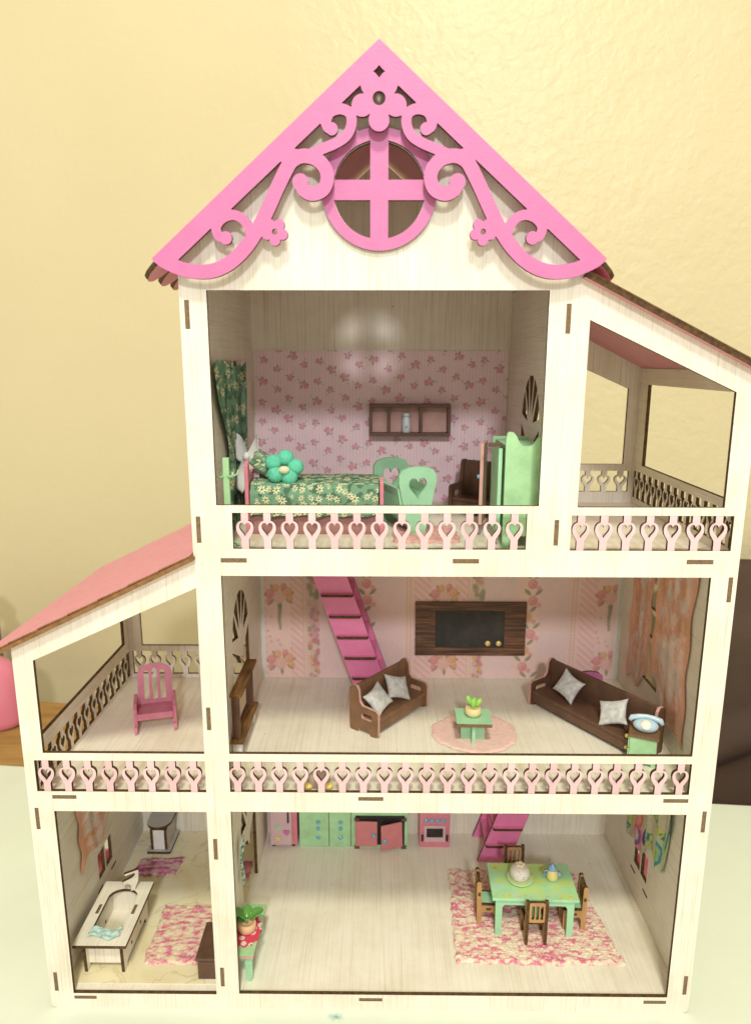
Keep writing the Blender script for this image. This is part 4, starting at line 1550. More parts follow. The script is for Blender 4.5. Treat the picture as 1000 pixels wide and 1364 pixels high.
grid('bedspread', 200, 260, spread, lambda u, v: daisies(u * 0.0945, v * 0.10, 8, 1.0, 0.90), 'fabric', bd)
G().box(BX0 + 0.001, BX1 - 0.001, BY0 + 0.0015, BY1 - 0.001, 0.0151, 0.0345).obj('mattress', ['white'], bd, 0.002)
pillow('floral_pillow', 'daisy print pillow at the head of the bed', (-0.0765, 0.0840, ZF3 + 0.0480), (0.032, 0.030, 0.0110), (R(20), R(38), R(14)), lambda x, y: daisies(x, y, 19, 1.0, 0.8), 'fabric', 0.42, 'pillow')
fp = thing('pompom_cushion', 'mint plush flower cushion lying on the bed', 'cushion', (-0.0630, 0.0700, ZF3 + 0.0490))
tl = Matrix.Rotation(R(18), 3, 'X') @ Matrix.Rotation(R(14), 3, 'Y')
for k in range(5):
    a = R(20 + 72 * k)
    c = tl @ Vector((0.0086 * math.cos(a), 0.0040 * math.sin(a) , 0.0062 * math.sin(a)))
    G().ball(tuple(c), (0.0062, 0.0058, 0.0060), nu=22, nv=14).obj('petal', ['plush'], fp)
G().ball(tuple(tl @ Vector((0.0006, -0.0056, 0.0010))), (0.0044, 0.0036, 0.0030), nu=18, nv=10).obj('flower_centre', ['plush_c'], fp)

# coat stand
cs = thing('coat_stand', 'mint green coat stand in the front left corner of the bedroom', 'coat stand', (-0.0958, 0.0270, ZF3))
G().box(-0.0021, 0.0021, -0.0016, 0.0016, 0.0, 0.0620).obj('post', ['mint'], cs, 0.0004)
for k in range(4):
    a = R(90 * k + 40)
    g = G().tube([(0, 0, 0.050), (0.0045 * math.cos(a), 0.0045 * math.sin(a), 0.049), (0.0080 * math.cos(a), 0.0080 * math.sin(a), 0.0500), (0.0090 * math.cos(a), 0.0090 * math.sin(a), 0.0530)], 0.0007)
    g.obj('hook', ['mint'], cs)
for k in range(3):
    a = R(120 * k + 30)
    G().tube([(0, 0, 0.006), (0.0060 * math.cos(a), 0.0060 * math.sin(a), 0.0012), (0.0075 * math.cos(a), 0.0075 * math.sin(a), 0.0010)], 0.0010).obj('foot', ['mint'], cs)

# cradle
cr = thing('cradle', 'green wooden cradle with heart cut-outs at the foot of the bed', 'cradle', (0.0255, 0.0870, ZF3), 20)
for y, sc in ((-0.0270, 1.0), (0.0270, 1.0)):
    g = G()
    half = [(0.0060, 0.0), (0.0072, 0.006), (0.0105, 0.021), (0.0146, 0.039), (0.0145, 0.0450), (0.0120, 0.0488), (0.0060, 0.0508), (0, 0.0512)]
    o = [(x, z) for x, z in half] + [(-x, z) for x, z in reversed(half[:-1])]
    g.panel(o, [heart(0, 0.0350, 0.0140, 0.0160, 32)], FR(y), 0.0028, 0, 0)
    g.obj('end_panel', ['mint_c'], cr, 0.0004)
for s in (-1, 1):
    g = G()
    n = 11
    hs = [rrect(-0.0205 + k * 0.0037, -0.0187 + k * 0.0037, 0.0030, 0.0180, 0.0008, 2) for k in range(n)]
    g.panel(rect(-0.0241, 0.0269, 0.0, 0.0235), hs, SD(0), 0.0024, 0, 0)
    g.xf(Matrix.Translation((s * 0.0098 - 0.0012, 0, 0.0120)) @ Matrix.Rotation(R(s * 9), 4, 'Y'))
    g.obj('slatted_side', ['mint_c'], cr)
G().box(-0.0085, 0.0085, -0.0240, 0.0268, 0.0090, 0.0114).obj('base_board', ['mint_c'], cr)

# bedroom rug
rug('bedside_rug', 'small fluffy pink rug in front of the cradle', [(0.0170, 0.0400), (0.0640, 0.0400), (0.0640, 0.0900), (0.0170, 0.0900)], ZF3, yarn((0.68, 0.36, 0.34), (0.74, 0.48, 0.44), (0.60, 0.28, 0.28), 160, 160, 4), 1100, 0.0018, 0.0010, 5)

# wardrobe, its end towards us
wr = thing('wardrobe', 'mint green wardrobe with its pink door ajar by the bedroom front', 'wardrobe', (0.1030, 0.0570, ZF3))
WXA, WXB = -0.0120, 0.0148
top = []
for k in range(41):
    x = WXA + (WXB - WXA) * k / 40
    e = (x - WXA) / (WXB - WXA)
    top.append((x, 0.0700 + 0.0095 * math.exp(-(abs(e - 0.10) / 0.22) ** 3) - (0.004 * (1 - e / 0.05) ** 2 if e < 0.05 else 0) + 0.0080 * math.exp(-(abs(e - 0.95) / 0.22) ** 3)))
endp = [(WXA, 0.0), (WXA + 0.0065, 0.0), (WXA + 0.0085, 0.0085), (WXB - 0.0030, 0.0085), (WXB - 0.0015, 0.0), (WXB, 0.0)] + list(reversed(top))
for y in (-0.0300, 0.0275):
    g = G()
    g.panel([(x, min(z, 0.071) if y > 0 else z) for x, z in endp], [], FR(y), 0.0028, 0, 0)
    g.obj('end_panel', ['mint'], wr, 0.0004)
G().box(WXA + 0.0020, WXB - 0.0002, -0.0270, 0.0274, 0.0088, 0.0112).obj('base_board', ['mint_b'], wr)
G().box(WXA + 0.0020, WXB - 0.0002, -0.0270, 0.0274, 0.0665, 0.0690).obj('top_board', ['mint_b'], wr)
G().box(WXB - 0.0028, WXB - 0.0003, -0.0270, 0.0274, 0.0113, 0.0664).obj('rear_board', ['mint_b'], wr)
dr = G().box(WXA - 0.0040, WXA - 0.0014, -0.0262, 0.0006, 0.0095, 0.0680).obj('door', ['mint_b'], wr, 0.0003)
d2 = G().box(0, 0.0025, -0.0260, 0, 0.0092, 0.0682).obj('door', ['pink_edge'], wr, 0.0003)
d2.location = (WXA - 0.0062, 0.0270, 0)
d2.rotation_euler = (0, 0, R(-14))
g = G().ball((-0.0008, -0.0220, 0.0440), 0.0016)
g.obj('gem_knob', ['gem'], d2)
G().box(WXA - 0.0105, WXA - 0.0012, -0.0240, -0.0212, 0.0690, 0.0715).obj('hinge_bar', ['brown_d'], wr, 0.0003)

# wall shelf and jar
sh = thing('wall_shelf', 'dark brown three-compartment shelf on the pink bedroom wallpaper', 'shelf', (0.0330, D - 0.0008, 0.4290))
hw, hh_ = 0.0355, 0.0138
for z in (-hh_, hh_ - 0.0026):
    G().box(-hw, hw, -0.0130, 0, z, z + 0.0026).obj('shelf_board', ['brown_d'], sh, 0.0003)
for x in (-hw, -0.0195, 0.0085, hw - 0.0026):
    G().box(x, x + 0.0026, -0.0128, 0, -hh_ + 0.0027, hh_ - 0.0027).obj('divider', ['brown_d'], sh, 0.0003)
G().box(-hw + 0.001, hw - 0.001, -0.0014, -0.0002, -hh_ + 0.001, hh_ - 0.001).obj('back_board', ['pink_edge'], sh)
jr = thing('jar', 'white lidded jar standing in the wall shelf', 'jar', (0.0300, D - 0.0075, 0.4290 - hh_ + 0.0027))
MT['jar'] = paint('bluish_white_ceramic', (0.60, 0.68, 0.70), 0.3, 0.05)
G().lathe([(0.0036, 0), (0.0042, 0.0006), (0.0040, 0.0070), (0.0036, 0.0115), (0.0029, 0.0135), (0.0027, 0.0140)], (0, 0, 0), 24).obj('body', ['jar'], jr)
G().lathe([(0.0032, 0.0141), (0.0033, 0.0146), (0.0033, 0.0166), (0.0028, 0.0171)], (0, 0, 0), 24).obj('lid', ['jar'], jr)
G().ball((0, -0.0040, 0.0052), (0.0011, 0.0003, 0.0011)).obj('rose_motif', ['rosepink'], jr)

# ------------------------------------------------------------------ kitchen
KZ = ZF1
RUGZ = KZ + 0.0017
rug('knitted_rug', 'large pink and cream knitted rug under the dining table', [(0.0690, 0.0320), (0.2035, 0.0305), (0.1890, 0.1350), (0.0720, 0.1385)], KZ,
    yarn((0.76, 0.68, 0.52), (0.68, 0.33, 0.35), (0.60, 0.15, 0.25), 190, 520, 3), 1050, 0.0024, 0.00075, 2)

MT['tabletop_paint'] = vcol('painted_table_top', 0.35, 400, 0.00005)
dt = thing('dining_table', 'mint green dining table with painted floral top on the knitted rug', 'table', (0.1358, 0.0760, RUGZ), -1.5)
TW, TD, TH = 0.0352, 0.0212, 0.0385


def table_print(u, v):
    x, y = u * 70, v * 42
    c = np.array((0.37, 0.66, 0.36))[None] * (0.92 + 0.16 * fbm(x / 9, y / 9, 7))[:, None]
    k = sstep(0.50, 0.64, fbm(x / 10, y / 10, 17)) * 0.75
    c = c + k[:, None] * (np.array((0.52, 0.66, 0.17)) - c)
    k = sstep(0.60, 0.72, fbm(x / 7, y / 7, 27)) * 0.5
    c = c + k[:, None] * (np.array((0.42, 0.62, 0.55)) - c)
    for cx, cy in ((6, 36), (46, 37), (60, 34)):
        blot(c, x, y, cx, cy, 3.4, (0.60, 0.55, 0.08), 0.4, 0.7)
        blot(c, x, y, cx, cy, 1.0, (0.42, 0.22, 0.05), 0.4, 0.8)
    for cx in (9, 14, 22, 27, 31, 45, 56, 64):
        blot(c, x, y, cx, 2.5 + math.sin(cx), 1.7, (0.62, 0.30, 0.32), 0.5, 0.5, 0.6)
    return c


G().box(-TW, TW, -TD, TD, TH - 0.0026, TH - 0.0001).obj('table_board', ['mint_b'], dt, 0.0003)
grid('painted_top', 110, 70, lambda u, v: (-TW + 0.0003 + u * (2 * TW - 0.0006), -TD + 0.0003 + v * (2 * TD - 0.0006), TH + 0 * u), table_print, 'tabletop_paint', dt)
for y in (-TD + 0.0026, TD - 0.0052):
    g = G()
    o = [(-TW + 0.0035, 0), (-TW + 0.0085, 0), (-TW + 0.0088, TH - 0.011), (-TW + 0.0105, TH - 0.0085), (TW - 0.0105, TH - 0.0085), (TW - 0.0088, TH - 0.011), (TW - 0.0085, 0), (TW - 0.0035, 0), (TW - 0.0030, TH - 0.0027), (-TW + 0.0030, TH - 0.0027)]
    g.panel(o, [], FR(y), 0.0026, 0, 0)
    g.obj('leg_frame', ['mint_b'], dt, 0.0003)
for x in (-TW + 0.0042, TW - 0.0068):
    G().box(x, x + 0.0026, -TD + 0.0053, TD - 0.0053, TH - 0.0085, TH - 0.0027).obj('apron', ['mint_b'], dt)

MT['chairwood'] = burnt('tan_plywood', (0.36, 0.20, 0.085), (0.50, 0.30, 0.135), (120, 120, 40))


def chair(label, loc, rz):
    c = thing('dining_chair', label, 'chair', loc, rz, 'chairs round the dining table')
    w, t = 0.0090, 0.0026
    for x in (-w, w - t):
        g = G()
        # side: rear upright, seat rail, front leg
        o = [(0.0058, 0), (0.0098, 0), (0.0100, 0.018), (0.0104, 0.0400), (0.0095, 0.0415), (0.0075, 0.0415), (0.0066, 0.0400), (0.0060, 0.0190), (-0.0090, 0.0190), (-0.0092, 0), (-0.0055, 0), (-0.0050, 0.0105), (-0.0035, 0.0125), (0.0040, 0.0125), (0.0056, 0.0105)]
        g.panel(o, [], SD(x), t)
        g.obj('side_frame', ['chairwood', 'edge'], c)
        for ya, yb, za, zb in ((0.0072, 0.0092, 0.0280, 0.0312), (-0.0020, 0.0022, 0.0145, 0.0165)):
            xx = x - 0.0002 if x < 0 else x + t - 0.0002
            G().box(xx, xx + 0.0004, ya, yb, za, zb).obj('joint_tab', ['edge'], c)
    g = G()
    hs = [rrect(-0.0050 + k * 0.0036, -0.0028 + k * 0.0036, 0.0245, 0.0370, 0.0005, 2) for k in range(3)]
    g.panel(rrect(-w + t, w - t, 0.0215, 0.0400, 0.0015, 3), hs, FR(0.0072), t)
    g.obj('slatted_back', ['chairwood', 'edge'], c)
    g = G()
    g.panel(rect(-w + t, w - t, -0.0098, 0.0068), [], TP(0.0175), 0.0022)
    g.obj('seat', ['mint_b', 'edge'], c)
    return c


chair('wooden chair with its back to us at the near side of the dining table', (0.1352, 0.0585, RUGZ), 180)
chair('wooden chair at the left end of the dining table', (0.1000, 0.0790, RUGZ), 88)
chair('wooden chair at the right end of the dining table', (0.1705, 0.0740, RUGZ), -92)
chair('wooden chair behind the dining table in front of the pink stairs', (0.1290, 0.1090, RUGZ), 2)

# cake and teapot
ck = thing('cake', 'round speckled cake on a pale green plate on the dining table', 'cake', (0.1262, 0.0775, RUGZ + TH + 0.0002))
m, nt, b = new_mat('speckled_icing')
vo = nd(nt, 'ShaderNodeTexVoronoi')
vo.inputs['Scale'].default_value = 520
tc = nd(nt, 'ShaderNodeTexCoord')
nt.links.new(tc.outputs['Object'], vo.inputs['Vector'])
nt.links.new(ramp(nt, vo.outputs['Distance'], [(0.20, (0.42, 0.32, 0.27)), (0.34, (0.64, 0.60, 0.54))]), b.inputs['Base Color'])
b.inputs['Roughness'].default_value = 0.6
MT['icing'] = m
MT['plate'] = paint('pale_green_plate', (0.50, 0.66, 0.32), 0.3, 0.04)
G().lathe([(0.0060, 0), (0.0100, 0.0006), (0.0112, 0.0018), (0.0112, 0.0024), (0.0098, 0.0020), (0.0010, 0.0014)], (0, 0, 0), 40).obj('plate', ['plate'], ck)
G().lathe([(0.0072, 0.0015), (0.0082, 0.0035), (0.0084, 0.0065), (0.0078, 0.0095), (0.0058, 0.0116), (0.0022, 0.0126), (0.0004, 0.0127)], (0, 0.0012, 0), 36).obj('sponge', ['icing'], ck)
MT['cream_f'] = paint('cream_flower', (0.78, 0.66, 0.45), 0.5, 0.06)
g = G()
for k in range(5):
    g.ball((0.0024 * math.cos(k * 1.257), 0.0012 + 0.0020 * math.sin(k * 1.257), 0.0134), (0.0019, 0.0019, 0.0013), nu=10, nv=7)
g.obj('cream_topping', ['cream_f'], ck)
tp = thing('teapot', 'yellow and blue teapot on the dining table', 'teapot', (0.1532, 0.0775, RUGZ + TH + 0.0002), 20)
MT['tea_y'] = paint('yellow_glaze', (0.72, 0.62, 0.25), 0.2, 0.04)
MT['tea_b'] = paint('blue_glaze', (0.22, 0.38, 0.58), 0.2, 0.04)
G().lathe([(0.0032, 0), (0.0046, 0.0018), (0.0050, 0.0045), (0.0044, 0.0078), (0.0036, 0.0098), (0.0030, 0.0102)], (0, 0, 0), 26).obj('body', ['tea_y'], tp)
G().lathe([(0.0037, 0.0099), (0.0039, 0.0112), (0.0028, 0.0132), (0.0013, 0.0140), (0.0014, 0.0150), (0.0004, 0.0155)], (0, 0, 0), 22).obj('lid', ['tea_b'], tp)
G().tube([(0.0040, -0.0008, 0.0036), (0.0066, -0.0014, 0.0048), (0.0082, -0.0018, 0.0040)], [0.0022, 0.0024, 0.0012], seg=12).obj('spout', ['tea_b'], tp)
G().tube([(-0.0036, 0.0006, 0.0088), (-0.0062, 0.0012, 0.0100), (-0.0074, 0.0014, 0.0082), (-0.0062, 0.0012, 0.0060), (-0.0044, 0.0006, 0.0050)], 0.0009, seg=10).obj('handle', ['tea_b'], tp)

# fridge
MT['fridge'] = paint('pale_pink_enamel', (0.60, 0.42, 0.44), 0.35, 0.04)
fr = thing('fridge', 'pale pink fridge with magnets beside the green kitchen counter', 'fridge', (-0.0870, 0.1790, KZ))
G().box(-0.0130, 0.0140, -0.0100, 0.0120, 0.0030, 0.0900).obj('cabinet', ['rosepink'], fr, 0.0006)
G().box(-0.0122, 0.0090, -0.0132, -0.0102, 0.0045, 0.0560).obj('door', ['fridge'], fr, 0.0008)
G().box(-0.0122, 0.0090, -0.0132, -0.0102, 0.0575, 0.0890).obj('freezer_door', ['fridge'], fr, 0.0008)
G().box(0.0050, 0.0066, -0.0150, -0.0133, 0.0300, 0.0480).obj('handle', ['black'], fr, 0.0004)
for x, z, r_, mm in ((-0.0048, 0.0245, 0.0024, 'mint_b'), (0.0040, 0.0185, 0.0030, 'trim'), (-0.0045, 0.0125, 0.0028, 'yellowc')):
    g = G()
    if mm == 'trim':
        g.panel(heart(x, z, 0.0068, 0.0066, 24), [], FR(-0.0141), 0.0008, 0, 0)
    elif mm == 'yellowc':
        g.panel([(x + (0.0036 if k % 2 == 0 else 0.0016) * math.sin(k * math.pi / 5), z + (0.0036 if k % 2 == 0 else 0.0016) * math.cos(k * math.pi / 5)) for k in range(10)], [], FR(-0.0141), 0.0008, 0, 0)
    else:
        g.panel(circle(x, z, r_, 20), [circle(x, z, r_ * 0.4, 12)], FR(-0.0141), 0.0008, 0, 0)
    g.obj('magnet', [mm], fr)
for x in (-0.0095, 0.0095):
    G().lathe([(0.0017, 0), (0.0020, 0.0012), (0.0020, 0.0029)], (x, -0.0070, 0), 14).obj('foot', ['black'], fr)

# counter with doors
kc = thing('kitchen_counter', 'green kitchen counter with blue gem knobs and an open pink cupboard', 'counter', (-0.0180, 0.1800, KZ))
G().box(-0.0530, 0.0530, -0.0098, 0.0115, 0.0, 0.0455).obj('carcass', ['mint'], kc, 0.0004)
G().box(-0.0540, 0.0545, -0.0112, 0.0115, 0.0456, 0.0480).obj('worktop', ['mint'], kc, 0.0004)
for x in (-0.0345, -0.0125):
    for z in (0.0105, 0.0205, 0.0275):
        G().ball((x, -0.0104, z), (0.0021, 0.0014, 0.0021), nu=8, nv=6).obj('gem_knob', ['gem'], kc)
for x in (-0.0240, -0.0025):
    G().box(x - 0.0003, x + 0.0003, -0.0101, -0.0097, 0.001, 0.0440).obj('groove', ['edge'], kc)
G().box(0.0020, 0.0500, -0.0104, -0.0099, 0.0030, 0.0350).obj('cupboard_shade_sheet', ['black'], kc)  # black sheet on the solid front, standing in for the cupboard's inner shade
MT['doorpink'] = paint('coral_pink_paint', (0.58, 0.20, 0.21), 0.45, 0.05)
d1 = G().box(0, 0.0215, -0.0024, 0, 0, 0.0270).obj('door', ['doorpink'], kc, 0.0008)
d1.location = (0.0020, -0.0108, 0.0032)
d1.rotation_euler = (0, 0, R(-2))
G().ball((0.0180, -0.0030, 0.0128), (0.0022, 0.0014, 0.0022), nu=8, nv=6).obj('gem_knob', ['gem'], d1)
d1 = G().box(-0.0215, 0, -0.0024, 0, 0, 0.0270).obj('door', ['doorpink'], kc, 0.0008)
d1.location = (0.0478, -0.0108, 0.0030)
d1.rotation_euler = (0, R(-2), R(17))
G().ball((-0.0185, -0.0030, 0.0105), (0.0022, 0.0014, 0.0022), nu=8, nv=6).obj('gem_knob', ['gem'], d1)
for x in (0.0010, 0.0468):
    for z in (0.0001, 0.0306):
        G().box(x, x + 0.0050, -0.0128, -0.0106, z, z + 0.0028).obj('hinge_block', ['brown_d'], kc, 0.0003)

# stove
sv = thing('stove', 'pink toy stove with black oven window standing alone by the back wall', 'stove', (0.0615, 0.1795, KZ))
G().box(-0.0148, 0.0148, -0.0090, 0.0118, 0.0, 0.0420).obj('body', ['rosepink'], sv, 0.0005)
G().box(-0.0105, 0.0105, -0.0106, -0.0091, 0.0070, 0.0245).obj('oven_door', ['fridge'], sv, 0.0004)
G().box(-0.0080, 0.0080, -0.0110, -0.0107, 0.0125, 0.0220).obj('oven_window', ['black'], sv)
for x in (-0.0085, -0.0028, 0.0028, 0.0085):
    G().ball((x, -0.0095, 0.0298), (0.0023, 0.0014, 0.0023), nu=8, nv=6).obj('knob', ['gem'], sv)
for x in (-0.0130, 0.0112):
    G().box(x, x + 0.0020, -0.0112, -0.0091, 0.0080, 0.0140).obj('hinge', ['black'], sv)
G().box(-0.0152, 0.0152, -0.0092, 0.0118, 0.0421, 0.0440).obj('hob', ['fridge'], sv, 0.0003)
for x, y in ((-0.007, -0.003), (0.007, -0.003), (-0.007, 0.006), (0.007, 0.006)):
    G().lathe([(0.0036, 0.0440), (0.0036, 0.0446), (0.0026, 0.0449)], (x, y, 0), 20).obj('burner', ['black'], sv)

# green side bench with doily and plant
gb = thing('side_table', 'mint green side table with red doily at the kitchen front left', 'table', (-0.0975, 0.0360, KZ), -2)
g = G()
g.panel(rect(-0.0080, 0.0105, -0.0255, 0.0275), [], TP(0.0235), 0.0026)
g.obj('table_top', ['mint', 'pink_edge'], gb)
for x in (-0.0060, 0.0058):
    for y in (-0.0225, 0.0195):
        g = G()
        g.panel([(x - 0.0012, 0.0), (x + 0.0016, 0.0), (x + 0.0030, 0.0050), (x + 0.0030, 0.0234), (x - 0.0024, 0.0234), (x - 0.0024, 0.0050)], [], FR(y), 0.0026, 0, 0)
        g.obj('leg', ['mint_b'], gb, 0.0003)
G().box(-0.0010, 0.0016, -0.0198, 0.0194, 0.0160, 0.0234).obj('stretcher', ['mint_b'], gb)
m, nt, b = new_mat('red_doily_print')
vo = nd(nt, 'ShaderNodeTexVoronoi')
vo.inputs['Scale'].default_value = 150
tc = nd(nt, 'ShaderNodeTexCoord')
nt.links.new(tc.outputs['Object'], vo.inputs['Vector'])
nt.links.new(ramp(nt, vo.outputs['Distance'], [(0.10, (0.62, 0.055, 0.10)), (0.16, (0.74, 0.62, 0.58)), (0.34, (0.74, 0.58, 0.54)), (0.40, (0.62, 0.055, 0.10))]), b.inputs['Base Color'])
b.inputs['Roughness'].default_value = 0.8
MT['doily'] = m
g = G()
dz = [(-0.0965 + (0.0125 + 0.0009 * math.cos(k * math.pi / 2)) * math.cos(k * 2 * math.pi / 48) * 0.88, 0.0345 + (0.0160 + 0.0012 * math.cos(k * math.pi / 2)) * math.sin(k * 2 * math.pi / 48)) for k in range(48)]
g.panel(dz, [], TP(KZ + 0.0263), 0.0004, 0, 0)
tag(g.obj('doily', ['doily']), 'red doily with white flowers under the potted plant', 'doily')
pl = thing('potted_plant', 'glossy green leafy plant in a peach pot on the red doily', 'plant', (-0.0968, 0.0345, KZ + 0.0268))
MT['peach'] = paint('peach_clay_pot', (0.72, 0.44, 0.26), 0.5, 0.06)
MT['leafd'] = new_mat('glossy_leaf')[0]
_b = MT['leafd'].node_tree.nodes['Principled BSDF']
_b.inputs['Base Color'].default_value = (0.11, 0.30, 0.06, 1)
_b.inputs['Roughness'].default_value = 0.22
G().lathe([(0.0050, 0), (0.0070, 0.0025), (0.0074, 0.0055), (0.0068, 0.0085), (0.0060, 0.0088), (0.0052, 0.0078), (0.001, 0.0074)], (0, 0, 0), 30).obj('pot', ['peach'], pl)


def bigleaf(az, el, L, Wd):
    def pos(u, v):
        s = v
        w = Wd * np.maximum(0, np.sin(np.clip(s, 0.0, 1) ** 1.25 * math.pi)) ** 0.5
        lx = L * (0.25 + s)
        ly = (u - 0.5) * w
        lz = 0.0016 * (np.abs(2 * u - 1) ** 2) * np.sin(s * 3.1) - 0.004 * s * s
        x = lx * math.cos(el) - lz * math.sin(el)
        z = lx * math.sin(el) + lz * math.cos(el)
        return x * math.cos(az) - ly * math.sin(az), x * math.sin(az) + ly * math.cos(az), z + 0.0075
    return grid('leaf', 9, 14, pos, None, 'leafd', pl, 0.0006)


for az, el, L, Wd in ((200, 66, 0.0135, 0.0105), (25, 42, 0.0120, 0.0088), (170, 14, 0.0090, 0.0072), (95, 50, 0.0100, 0.0075)):
    bigleaf(R(az), R(el), L, Wd)
G().tube([(0, 0, 0.0070), (0, 0, 0.0110)], 0.0012).obj('stem', ['leafd'], pl)

# ------------------------------------------------------------------ bathroom
BZ = ZF1 + 0.0006
tb = thing('bathtub', 'cream laser-cut bathtub along the left bathroom wall', 'bathtub', (-0.2065, 0.0485, BZ))
TBW, TBL, TBH = 0.0205, 0.0345, 0.0275
hole = []
for k in range(33):
    a = math.pi * k / 32
    hole.append((0.0118 * math.cos(a), 0.0170 + 0.0090 * math.sin(a)))
hole += [(-0.0118, -0.0215), (-0.0105, -0.0235), (0.0105, -0.0235), (0.0118, -0.0215)]
sl = [rect(s * 0.0145 - 0.0013, s * 0.0145 + 0.0013, y, y + 0.0100) for s in (-1, 1) for y in (-0.0020,)]
g = G()
g.panel(rect(-TBW, TBW, -TBL, TBL), [hole] + sl, TP(TBH), 0.0026)
g.obj('rim', ['board_floor', 'edge'], tb)
for s in (-1, 1):
    G().box(s * 0.0145 - 0.0012, s * 0.0145 + 0.0012, -0.0019, 0.0079, TBH - 0.001, TBH + 0.0020).obj('joint_tab', ['tab'], tb)
    g = G()
    o = [(-0.0280, 0), (-0.0225, 0), (-0.0215, 0.0050), (0.0215, 0.0050), (0.0225, 0), (0.0280, 0), (0.0290, TBH - 0.0001), (-0.0290, TBH - 0.0001)]
    g.panel(o, [rect(-0.012, -0.009, 0.010, 0.0125), rect(0.009, 0.012, 0.010, 0.0125)], SD(s * 0.0145 - 0.0013), 0.0026)
    g.obj('side_board', ['board_side', 'edge'], tb)
for y in (-0.0245, 0.0270):
    G().box(-0.0131, 0.0131, y, y + 0.0026, 0.0052, TBH - 0.0001).obj('end_board', ['board'], tb)
g = G()
g.panel(rect(-0.0131, 0.0131, -0.0218, 0.0269), [], TP(0.0060), 0.0026)
g.obj('tub_floor', ['board_floor', 'edge'], tb)
g = G()
fo = [(0.0000, 0.0), (0.0030, 0.0), (0.0030, 0.0070), (0.0060, 0.0110), (0.0090, 0.0110), (0.0090, 0.0135), (0.0020, 0.0150), (-0.0010, 0.0170), (-0.0010, 0.0200), (0.0070, 0.0200), (0.0070, 0.0222), (-0.0040, 0.0222), (-0.0040, 0.0170), (-0.0035, 0.0100)]
g.panel([(-(y) * 1.0, z * 0.8) for y, z in fo], [], SD(0), 0.0026)
g.xf(Matrix.Translation((0.0060, 0.0270, TBH + 0.0027)) @ Matrix.Rotation(R(-58), 4, 'Z'))
g.obj('tap', ['board_side', 'edge'], tb)
cl = grid('washcloth', 40, 26, lambda u, v: (-0.2180 + 0.0235 * u + 0.001 * np.sin(v * 9), 0.0205 + 0.0085 * v + 0.0020 * np.sin(u * 7), BZ + TBH + 0.0030 + 0.0028 * fbm(u * 6, v * 4, 3) + 0.0008 * np.sin(u * 15)),
          lambda u, v: np.array((0.44, 0.62, 0.58))[None] * (0.8 + 0.35 * fbm(u * 14, v * 9, 5))[:, None], 'fabric', None, 0.0006)
tag(cl, 'crumpled pale blue cloth on the near rim of the bathtub', 'cloth')

tl_ = thing('toilet', 'grey laser-cut toilet at the back of the bathroom', 'toilet', (-0.2060, 0.1730, BZ))
MT['greyply'] = grain('grey_board', (10, 300, 10), (0.50, 0.49, 0.46), (0.42, 0.40, 0.37))
g = G()
g.panel(rrect(-0.0120, 0.0110, -0.0160, 0.0175, 0.0015, 3), [], TP(0), 0.0026)
g.obj('base_board', ['greyply', 'edge'], tl_)
for x in (-0.0085, 0.0050):
    g = G()
    g.panel([(-0.0130, 0.0027), (0.0150, 0.0027), (0.0150, 0.0450), (0.0090, 0.0450), (0.0090, 0.0270), (-0.0130, 0.0240)], [], SD(x), 0.0026)
    g.obj('side_board', ['greyply', 'edge'], tl_)
g = G()
g.panel([(-0.0090, 0.0100), (-0.0058, 0.0100), (-0.0058, 0.0235), (0.0048, 0.0235), (0.0048, 0.0100), (0.0075, 0.0100), (0.0075, 0.0072), (0.0048, 0.0072), (0.0048, 0.0027), (-0.0058, 0.0027), (-0.0058, 0.0072), (-0.0090, 0.0072)], [], FR(-0.0125), 0.0020)
g.obj('front_board', ['white', 'edge'], tl_)
seat = [(0.0118 * math.cos(a), -0.0050 + 0.0125 * math.sin(a)) for a in np.linspace(math.pi, 2 * math.pi, 20)] + [(0.0118, 0.0080), (-0.0118, 0.0080)]
g = G()
g.panel(seat, [], TP(0.0275), 0.0026)
g.xf(Matrix.Translation((-0.0006, 0, 0)))
g.obj('lid', ['greyply', 'edge'], tl_)
G().box(-0.0110, 0.0100, 0.0092, 0.0160, 0.0275, 0.0480).obj('cistern', ['greyply'], tl_, 0.0004)

rug('bath_mat', 'small pink and white knitted mat in front of the toilet', [(-0.2240, 0.1265), (-0.1830, 0.1265), (-0.1800, 0.1520), (-0.2200, 0.1495)], BZ, yarn((0.62, 0.50, 0.46), (0.55, 0.16, 0.28), (0.42, 0.07, 0.24), 130, 480, 7, 0.1), 1050, 0.0020, 0.0010, 6)
rug('bath_rug', 'long pink and cream knitted rug in front of the bathtub', [(-0.1795, 0.0270), (-0.1350, 0.0275), (-0.1350, 0.0905), (-0.1800, 0.0900)], BZ, yarn((0.75, 0.66, 0.46), (0.68, 0.30, 0.36), (0.60, 0.14, 0.26), 170, 560, 12, 0.02), 1050, 0.0021, 0.0010, 8)
rug('door_mat', 'pink knitted mat by the bathroom doorway', [(-0.1370, 0.1220), (-0.1130, 0.1220), (-0.1130, 0.1480), (-0.1370, 0.1470)], BZ, yarn((0.66, 0.42, 0.40), (0.60, 0.20, 0.28), (0.50, 0.12, 0.24), 80, 200, 15, 0.1), 1050, 0.0014, 0.0011, 9)
bs = thing('stool', 'dark brown box stool in the front right corner of the bathroom', 'stool', (-0.1220, 0.0340, BZ))
G().box(-0.0120, 0.0120, -0.0190, 0.0190, 0.0150, 0.0176).obj('lid', ['brown_d'], bs, 0.0008)
G().box(-0.0100, 0.0110, -0.0195, 0.0170, 0.0, 0.0149).obj('box', ['brown_d'], bs, 0.0005)

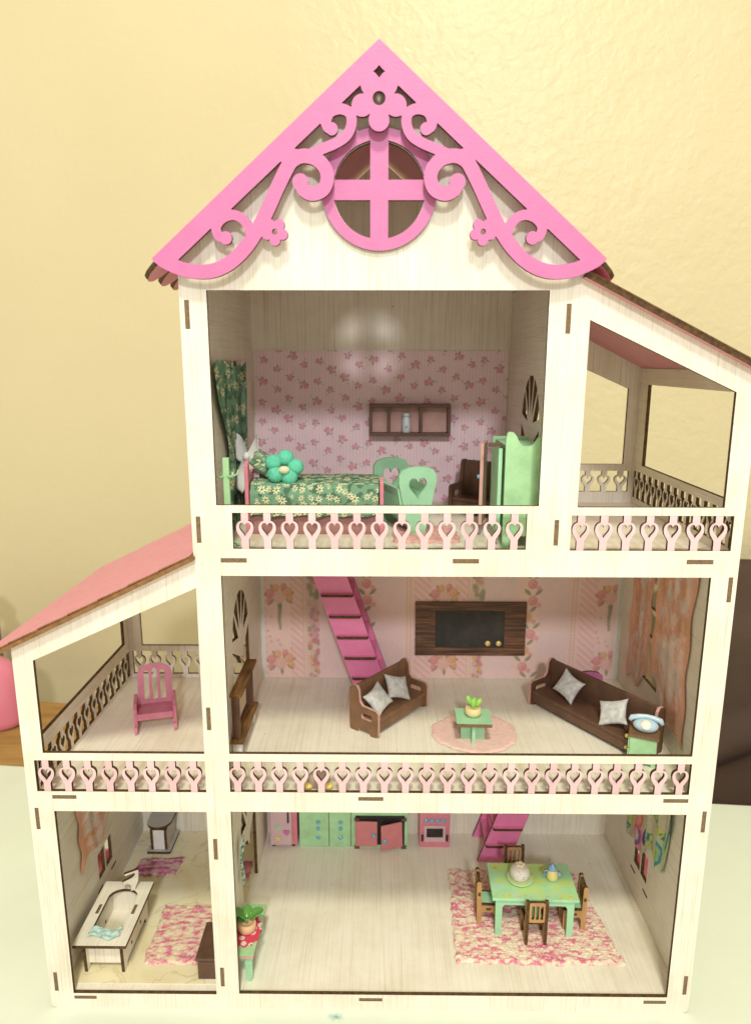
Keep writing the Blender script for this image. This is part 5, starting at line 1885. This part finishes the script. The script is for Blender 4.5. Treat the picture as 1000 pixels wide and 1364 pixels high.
# ------------------------------------------------------------------ beyond the table
MT['tanwood'] = burnt('light_brown_wood', (0.28, 0.16, 0.055), (0.42, 0.25, 0.085), (14, 90, 14))
g = G()
g.panel([(-0.75, 0.372), (-0.452, 0.338), (-0.30, 0.336), (-0.30, 0.478), (-0.75, 0.54)], [], TP(-0.024), 0.02, 0, 0)
tag(g.obj('side_board', ['tanwood'], None, 0.002), 'light brown wooden board under the pink bottle behind the table', 'board')
MT['bottlepink'] = new_mat('pink_plastic')[0]
_b = MT['bottlepink'].node_tree.nodes['Principled BSDF']
_b.inputs['Base Color'].default_value = (0.66, 0.20, 0.29, 1)
_b.inputs['Roughness'].default_value = 0.22
_b.inputs['Subsurface Weight'].default_value = 0.0
bt = thing('bottle', 'glossy pink plastic bottle at the left edge behind the porch', 'bottle', (-0.5230, 0.4350, -0.004))
G().lathe([(0.040, 0), (0.046, 0.004), (0.047, 0.012), (0.047, 0.060), (0.044, 0.078), (0.036, 0.090), (0.024, 0.097), (0.018, 0.100)], (0, 0, 0), 40, sy=0.6).obj('body', ['bottlepink'], bt)
G().lathe([(0.021, 0.1005), (0.022, 0.102), (0.022, 0.118), (0.019, 0.121), (0.004, 0.122)], (0, 0, 0), 32, sy=0.85).obj('cap', ['trim'], bt)
MT['greym'] = paint('olive_grey_metal', (0.22, 0.20, 0.13), 0.4, 0.1, 30)
pf = thing('chair_post', 'grey rounded post behind the pink bottle at the left edge', 'post', (-0.5460, 0.5000, -0.004))
G().tube([(0, 0, 0), (0, 0, 0.130), (-0.003, 0, 0.150), (-0.014, 0, 0.164), (-0.030, 0, 0.168)], 0.014, seg=16).obj('pole', ['greym'], pf)

m, nt, b = new_mat('dark_brown_upholstery')
f = coord_noise(nt, (8, 8, 8), 4.0, 0.6)
nt.links.new(ramp(nt, f, [(0.3, (0.042, 0.023, 0.014)), (0.7, (0.066, 0.038, 0.022))]), b.inputs['Base Color'])
b.inputs['Roughness'].default_value = 0.8
bump(nt, b, coord_noise(nt, (900, 900, 900), 2.0), 0.0004)
MT['uphol'] = m


def drape(u, v):
    z = -0.60 + 0.82 * v
    x = 0.375 + 0.75 * u
    y = 0.385 - 0.0715 * (x - 0.26) + 0.012 * np.sin(x * 14 + 5 * z) + 0.020 * np.exp(-((z - 0.02 - 0.35 * (x - 0.44)) / 0.018) ** 2) * -1 + 0.09 * sstep(0.90, 1.0, v) ** 2
    return x, y, z + 0.0 * u


dr_ = grid('brown_drape', 70, 90, drape, None, 'uphol', None, 0.02)
tag(dr_, 'dark brown cloth hanging behind the table at the right edge', 'cloth')
